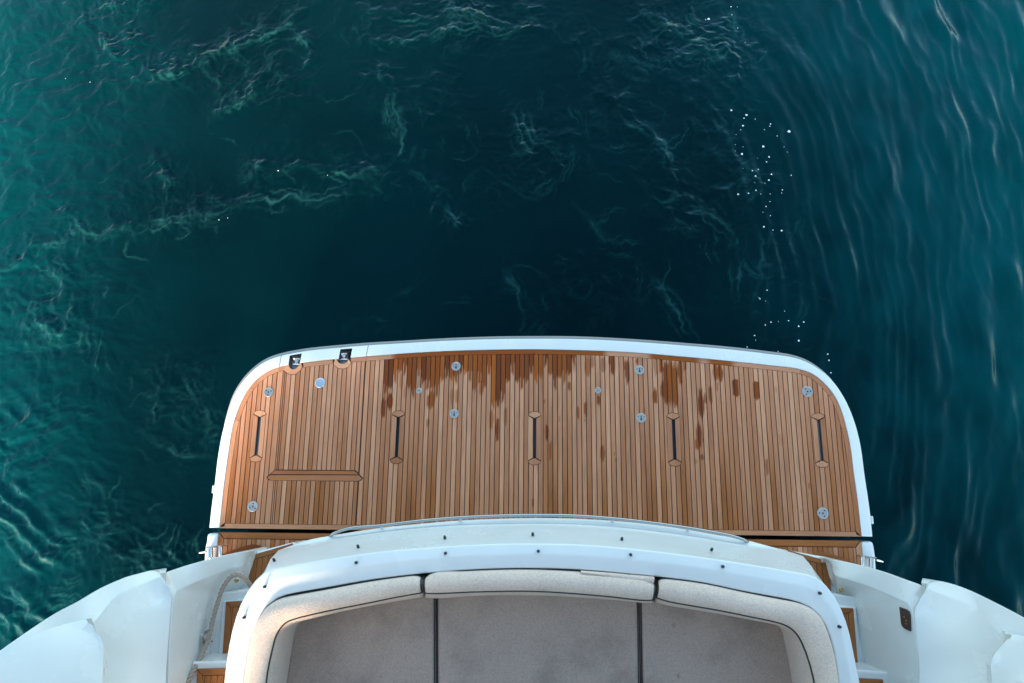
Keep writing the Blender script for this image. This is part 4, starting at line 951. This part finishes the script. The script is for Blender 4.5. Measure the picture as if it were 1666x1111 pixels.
# small fittings on the walls
for (u, v, z, s) in ((384.7,944.7,.97,-1), (1368.7,960,.97,1)):
    p = W(u, v, z); own(lathe('brass_button', [(.015, -.004), (.015, .004), (.010, .007), (.008, .011), (.002, .012)], p, M_BRASS, seg=18, axis=(-s * .55, .0, .85)))
zw = lambda u: 1.045 + .47 * (u - 1394) / 95
pp = pix([(u, v, zw(u)) for u, v in ((1463.2,987.5),(1474,991.5),(1478.5,995),(1480,1001),(1480.5,1027),(1471,1022.5),(1467,1018),(1465.5,1011))])
def thick_poly(name, P, d, m, par=None):
    n = len(P); v = [tuple(p) for p in P] + [tuple(p + Vector(d)) for p in P]
    f = [tuple(range(n)), tuple(range(n, 2 * n))[::-1]] + [(i, (i + 1) % n, n + (i + 1) % n, n + i) for i in range(n)]
    o = mesh_obj(name, v, f, m); return own(o, par)
sw = thick_poly('switch_panel', pp, (.03, 0, -.02), M_BROWN)
for u, v, z in ((1471.5,1004,zw(1471.5)),(1474.5,1009.5,zw(1474.5)),(1474,1015,zw(1474))):
    own(lathe('panel_button', [(.0055, -.01), (.0055, .004), (.002, .005)], W(u, v, z), M_COPPER, seg=10, axis=(-.6, 0, .8)), sw)
# shore-power socket cover on the left wall
hp = pix([(326,1054,1.17),(327.5,1033,1.17),(336,1023,1.17),(343,1023,1.12),(341,1046,1.12),(332,1056,1.12)])
sk = thick_poly('socket_cover', hp, (-.012, 0, -.03), M_WHITE); 
sp_ = pix([(330,1047,1.175),(331,1034,1.175),(337,1027,1.175),(340,1028,1.15),(338,1043,1.15),(334,1049,1.15)])
thick_poly('socket_face', sp_, (-.006, 0, -.012), M_BSTEEL, sk)
for u, v in ((345.5,1021),(344.5,1043.5)): own(lathe('screw', [(.004, -.01), (.004, .004)], W(u, v, 1.02), M_BLACK, seg=8), sk)

# ------------------------------------------------------------------ hull and superstructure (unseen ahead of the frame, sides and hardtop sized to shade the stern)
hl = []
for t in np.linspace(0, 1, 14):
    y = YL - .33 - t * 13.5; hw = 2.50 * (1 - max(0, (t - .35) / .65)**2.2) + (.25 * math.sin(min(1, t * 2.2) * math.pi / 2)) * (1 - t)
    hl.append((hw, y))
def hull_rows():
    rows = []
    for z, k in ((-.6, .72), (0, .90), (.30, .95), (.62, .985)):
        rows.append(np.array([[X0 - h_ * k, y, z] for h_, y in hl[::-1]] + [[X0 + h_ * k, y, z] for h_, y in hl]))
    top = rows[-1]; deckc = top.copy(); deckc[:, 0] = X0; deckc[:, 2] = .62
    return rows + [deckc]
own(loft('hull', hull_rows(), M_HULL, cap=False, smooth=True, angle=40))
own(prism('transom_wall', [(X0 - 2.40, YL - .10), (X0 + 2.40, YL - .10), (X0 + 2.40, YL - .60), (X0 - 2.40, YL - .60)], -.5, .425, M_HULL))
def ring_box(name, x0, x1, y0, y1, z0, z1, m, b=.06, taper=0):
    pol = [(x0, y0), (x1, y0), (x1 - taper, y1), (x0 + taper, y1)]
    o = prism(name, pol, z0, z1, m); bevel(o, b, 3, 40); return own(o)
ring_box('deckhouse', X0 - 2.1, X0 + 2.1, -2.9, -10.5, .70, 3.35, M_HULL, .1, .3)
ring_box('saloon_door', X0 - 1.3, X0 + 1.3, -2.87, -2.90, 1.3, 3.2, M_GLASS, .01)
ring_box('hull_side', X0 - 3.08, X0 - 2.60, -2.25, -10.5, .3, 2.35, M_HULL, .08)
ring_box('hull_side', X0 + 2.60, X0 + 3.08, -2.25, -10.5, .3, 2.35, M_HULL, .08)
ring_box('flybridge_deck', X0 - 2.6, X0 + 2.6, -1.25, -9.0, 3.40, 3.62, M_HULL, .08)
ring_box('flybridge_side', X0 - 2.6, X0 - 2.46, -1.35, -8.5, 3.64, 4.5, M_HULL, .05)
ring_box('flybridge_side', X0 + 2.46, X0 + 2.6, -1.35, -8.5, 3.64, 4.5, M_HULL, .05)
ring_box('hardtop', X0 - 2.4, X0 + 2.4, -1.5, -6.0, 6.15, 6.33, M_HULL, .07, .2)
for s in (-1, 1):
    ring_box('arch_leg', X0 + s * 1.85 - .1, X0 + s * 1.85 + .1, -4.2, -5.4, 4.3, 6.2, M_HULL, .05)

# ------------------------------------------------------------------ cushions
def resample_pair(parts, ns, z): return multi(parts, ns, z)
def back_cushion(name, label, O, I, Bt, ns, endL, endR):
    o_, i_, b_ = multi(O, ns, 1.70), multi(I, ns, 1.735), multi(Bt, ns, 1.37)
    n = len(o_)
    def row(t, z):
        r = lerp(o_, i_, t); r[:, 2] = z; return r
    low = o_.copy(); low[:, 2] = 1.45; low[:, :2] += normals2(o_) * .03
    ft = lerp(i_, b_, .30); ft[:, :2] += normals2(i_) * .012
    ft2 = lerp(i_, b_, .7); ft2[:, :2] += normals2(i_) * .008
    bb = b_.copy(); bb[:, 2] = 1.35
    rows = [low, row(0, 1.70), row(.06, 1.732), row(.18, 1.757), row(.45, 1.768), row(.75, 1.762), row(.93, 1.746), row(1, 1.728), ft, ft2, bb]
    rows = [r.copy() for r in rows]
    # round the closed ends
    def end(k, off):
        for r in rows[1:9]:
            c = (rows[0][k] + rows[-1][k]) / 2; r[k, :2] = r[k, :2] * (1 - off) + np.array(c[:2]) * off * 1.0; r[k, 2] -= off * .10
    for a_, flag in (((0, 1, 2, 3), endL), ((n - 1, n - 2, n - 3, n - 4), endR)):
        if flag:
            for k, f in zip(a_, (.16, .05, .015, .0)): end(k, f)
    root = empty(name, (float(o_[n // 2][0]), float(o_[n // 2][1]), 1.35), label, 'cushion', group='backrest cushions round the well')
    bpy.context.view_layer.update()
    body = own(loft('cushion_body', rows, M_BACKF, cap=True, smooth=True, angle=70), root)
    own(tube('piping', rows[7] + np.array([0, 0, .001]), .0058, M_BLACK, seg=6), root)
    own(tube('piping', rows[1] + np.array([0, 0, .002]), .0055, M_BLACK, seg=6), root)
    for k, flag in ((0, endL), (n - 1, endR)):
        if flag: own(tube('piping', [r[k] for r in rows[1:8]], .0050, M_BLACK, seg=6), root)
    return root
back_cushion('backrest_cushion', 'light beige terry backrest cushion wrapping the corner beside the rope',
    [[(384,1420),(389.5,1220),(397.5,1111),(404.5,1061.5),(411.5,1028.6)], [(411.5,1028.6),(423.5,1001),(438,983.5),(454,974),(482,967.5)], [(482,967.5),(527,959.5),(597,946.5),(660,937.5),(687,934.6)]],
    [[(415,1420),(425,1220),(432,1111),(435.7,1085),(443,1054.4)], [(443,1054.4),(447,1038),(453.5,1025),(463,1014),(485,1005)], [(485,1005),(525,995.7),(595.5,981.6),(650,970.5),(688,964.2)]],
    [[(448,1420),(457,1220),(465,1111),(468,1090),(472,1067)], [(472,1067),(475,1048),(479,1028),(484,1015),(493,1010)], [(493,1010),(530,1000.5),(597,985.8),(650,977),(687.5,971.8)]], [18, 14, 34], False, True)
back_cushion('backrest_cushion', 'light beige terry backrest cushion in the middle, between the two corner cushions',
    [[(693,935),(701,932),(756,928.6),(870,926),(937,929),(1000,934),(1050,940),(1063,943)]],
    [[(692,965.5),(702,965.6),(775,962.8),(870,962),(951,967),(1000,971.5),(1050,977),(1061.5,977.5)]],
    [[(693,972.5),(703,973.5),(775,968.8),(870,968.2),(951,971.5),(1000,975),(1050,979),(1060.5,979.5)]], [56], True, True)
back_cushion('backrest_cushion', 'light beige terry backrest cushion wrapping the corner beside the brown switch panel',
    [[(1068.5,940),(1090,941.8),(1141,948.4),(1211.5,963.2),(1270,974.5)], [(1270,974.5),(1300,980.5),(1318,988),(1334,1002),(1345.5,1024)], [(1345.5,1024),(1355,1054.4),(1363,1111),(1371,1220),(1378,1420)]],
    [[(1066.5,972.4),(1085,977.8),(1120,984.5),(1164.5,992),(1235,1006.2)], [(1235,1006.2),(1262,1012),(1279,1017.5),(1291,1025),(1304,1042)], [(1304,1042),(1312.5,1062),(1326,1111),(1334,1220),(1343,1420)]],
    [[(1068,980.5),(1086,984.5),(1120,990),(1164,997),(1228,1008.8)], [(1228,1008.8),(1252,1013),(1266,1017.5),(1272,1024),(1277,1040)], [(1277,1040),(1282,1064),(1290,1111),(1298,1220),(1307,1420)]], [34, 14, 18], True, False)
# spare fold of cloth showing behind the middle cushion
fa, fb = crom(pix([(945,928.5),(985,931.5),(1030,935.5),(1064,938.2)], 1.722), 14), crom(pix([(945,932),(985,937),(1030,943),(1063,947)], 1.722), 14)
fold = own(loft('cloth_fold', [fa - np.array([0, 0, .05]), fa + np.array([0, 0, .018]), lerp(fa, fb, .5) + np.array([0, 0, .026]), fb + np.array([0, 0, .022])], M_BACKF, smooth=True, angle=60), [o for o in D.objects if o.name == 'backrest_cushion.001'][0])

def seat_cushion(label, pts, z=1.36, seam=()):
    P = pix(pts, z); cx = sum(p.x for p in P) / len(P); cy = sum(p.y for p in P) / len(P)
    root = empty('seat_cushion', (cx, cy, 1.17), label, 'cushion', group='seat cushions in the well'); bpy.context.view_layer.update()
    o = prism('cushion_body', [tuple(p[:2]) for p in P], 1.17, z, M_SEATF, smooth=True); bevel(o, .030, 4, 50); own(o, root)
    for a, b in seam:
        A, B = W(*a, z - .006), W(*b, z - .004)
        own(tube('piping', [A, lerp(A, B, .5), B], .0040, M_BLACK, seg=6), root)
    return root
seat_cushion('grey beige terry seat cushion under the backrest beside the rope', [(440,1420),(452,1220),(462,1111),(470,1050),(476,1008),(500,996),(595,972),(708.6,960),(709,1111),(709.5,1420)], seam=[((706.6,958),(707.4,1420))])
seat_cushion('wide grey beige terry seat cushion in the middle of the well', [(710,960),(775,958),(870,957),(951,961),(1039.5,968),(1042.5,1111),(1045.5,1420),(711,1420)], seam=[((711.4,958),(712.2,1420)), ((1037.0,966),(1042.6,1420))])
seat_cushion('grey beige terry seat cushion with a brown stain in its corner near the switch panel', [(1041,970),(1110,980),(1200,994),(1279,1008),(1288,1060),(1295,1111),(1305,1220),(1315,1420),(1047,1420),(1043.8,1111)], seam=[((1042.6,968),(1048.6,1420))])

# ------------------------------------------------------------------ rope
rp = [(412,958,1.00),(406,951,1.05),(396.5,939.5,1.10),(386.5,934.6,1.12),(377,937.5,1.12),(365.5,951,1.12),(354,981,1.12),(345,1014,1.12),(339.5,1038,1.14),(330.5,1061.5,1.18),(318.5,1085,1.26),(306.5,1108.5,1.31),(285,1150,1.33),(240,1240,1.35)]
RP = crom(pix(rp), 200)
rope = empty('rope', tuple(RP[60]), 'beige mooring rope looped over the left coaming beside the teak steps', 'rope'); bpy.context.view_layer.update()
own(tube('rope_core', RP, .0085, mat('rope_grey', (.30, .25, .22), .9)[0], seg=8), rope)
M_ROPE = mat('rope_beige', (.38, .31, .26), .85)[0]
t = np.gradient(RP, axis=0); t /= np.linalg.norm(t, axis=1)[:, None]
s_ = np.concatenate([[0], np.cumsum(np.linalg.norm(np.diff(RP, axis=0), axis=1))])
sN = np.linspace(0, s_[-1], 900); Q = np.array([np.interp(sN, s_, RP[:, k]) for k in range(3)]).T; TT = np.array([np.interp(sN, s_, t[:, k]) for k in range(3)]).T
for k in range(3):
    pts = []
    for q, tt, ss in zip(Q, TT, sN):
        tv = Vector(tt).normalized(); a = tv.cross(Vector((0, 0, 1))).normalized(); b = tv.cross(a); an = ss * 2 * math.pi / .085 + k * 2.094
        pts.append(Vector(q) + a * .0085 * math.cos(an) + b * .0085 * math.sin(an))
    own(tube('strand', pts, .0085, M_ROPE, seg=6), rope)

# ------------------------------------------------------------------ foam flecks on the water
FO = [(1214,188,3.5),(1210,193,2),(1189.5,180,3),(1208.5,205,3),(1204.5,212,1.5),(1282.5,215.5,4.5),(1252.5,203.5,2.5),(1251.5,207,2),(1243,212,1.5),(1263,223.5,1.8),(1241,239.5,4),(1206.5,251.5,4),(1250,257,3),(1274,241,1.4),(1279.5,249,1.3),
      (1246,265,2),(1233,277,2.4),(1222.5,280,2.5),(1227.5,289,2.8),(1253,286.5,2.5),(1249,295.5,3),(1286,286.5,1.8),(1216.5,316,2.4),(1228.5,311.5,2.2),(1200,317.5,3),(1271,311,2.2),(1251.5,317.5,1.5),(1270,316,1.4),(1251,330,1.6),(1245,337.5,2),
      (1252.5,352,1.6),(1242,370,3),(1270,377,3),(1256.5,375.5,1.5),(1247,473,2),(1235.5,487,1.8),(1244.5,490.5,1.2),(1276,506.5,1.4),(1282.5,522,2),(1266,523.5,1.2),(1234,485,1.3),(1254,524.5,2.4),(1244.5,529,2.5),(1299,531,3),(1307.5,524,2.4),
      (1299,554.5,3),(1227.5,546,2),(1229,553.5,1.4),(1215.5,564.5,2),(1266,572,1.6),(1347,576,2.2),(1349,586,2.4),(1352,606.5,2),(1189,12,1.8),(1199,12,1.2),(1190,26,1.5),(1200,46,1.5),(1153,31,4),(1148,32,2),(1230,72.5,1.6),(1212,70,1.2),(1228,195,1.6),(1196,236,1.2),(1197,220,1.2),(1208,240,1.1),
      (146,133,1.4),(107,128,1.2),(357,358,1.5),(371,355,1.2),(533,285,1.3),(454,279,1.6),(1240,347,1.2),(1243,300,1.3),(1236,318,1.3),(1226,300,1.2),(1232,258,1.),(1208,275,1.),(1196,246,1.)]
fv, ff = [], []
for u, v, r in FO:
    c = W(u, v, 0); z = water_z(c.x, c.y); r_ = r * .5 * 5.6e-3; k = len(fv); ns = 8; ph = random.random() * 6; el = random.uniform(.8, 1.25)
    for ring_, (rr, hh) in enumerate(((1.0, -.001), (.85, .45), (.45, .8))):
        for j in range(ns):
            a = ph + 2 * math.pi * j / ns; q = r_ * rr * (1 + .15 * math.sin(3 * a + ph)); fv.append((c.x + q * math.cos(a) * el, c.y + q * math.sin(a), z + .002 + hh * r_ * .5))
    fv.append((c.x, c.y, z + .002 + r_ * .45))
    for g in range(2):
        for j in range(ns): ff.append((k + g * ns + j, k + g * ns + (j + 1) % ns, k + (g + 1) * ns + (j + 1) % ns, k + (g + 1) * ns + j))
    for j in range(ns): ff.append((k + 2 * ns + j, k + 2 * ns + (j + 1) % ns, k + 3 * ns))
foam = mesh_obj('foam_flecks', fv, ff, mat('foam_white', (.75, .82, .82), .4)[0], None, True)
foam['kind'] = 'stuff'; foam['label'] = 'small white foam bubbles scattered on the dark water'; foam['category'] = 'foam'
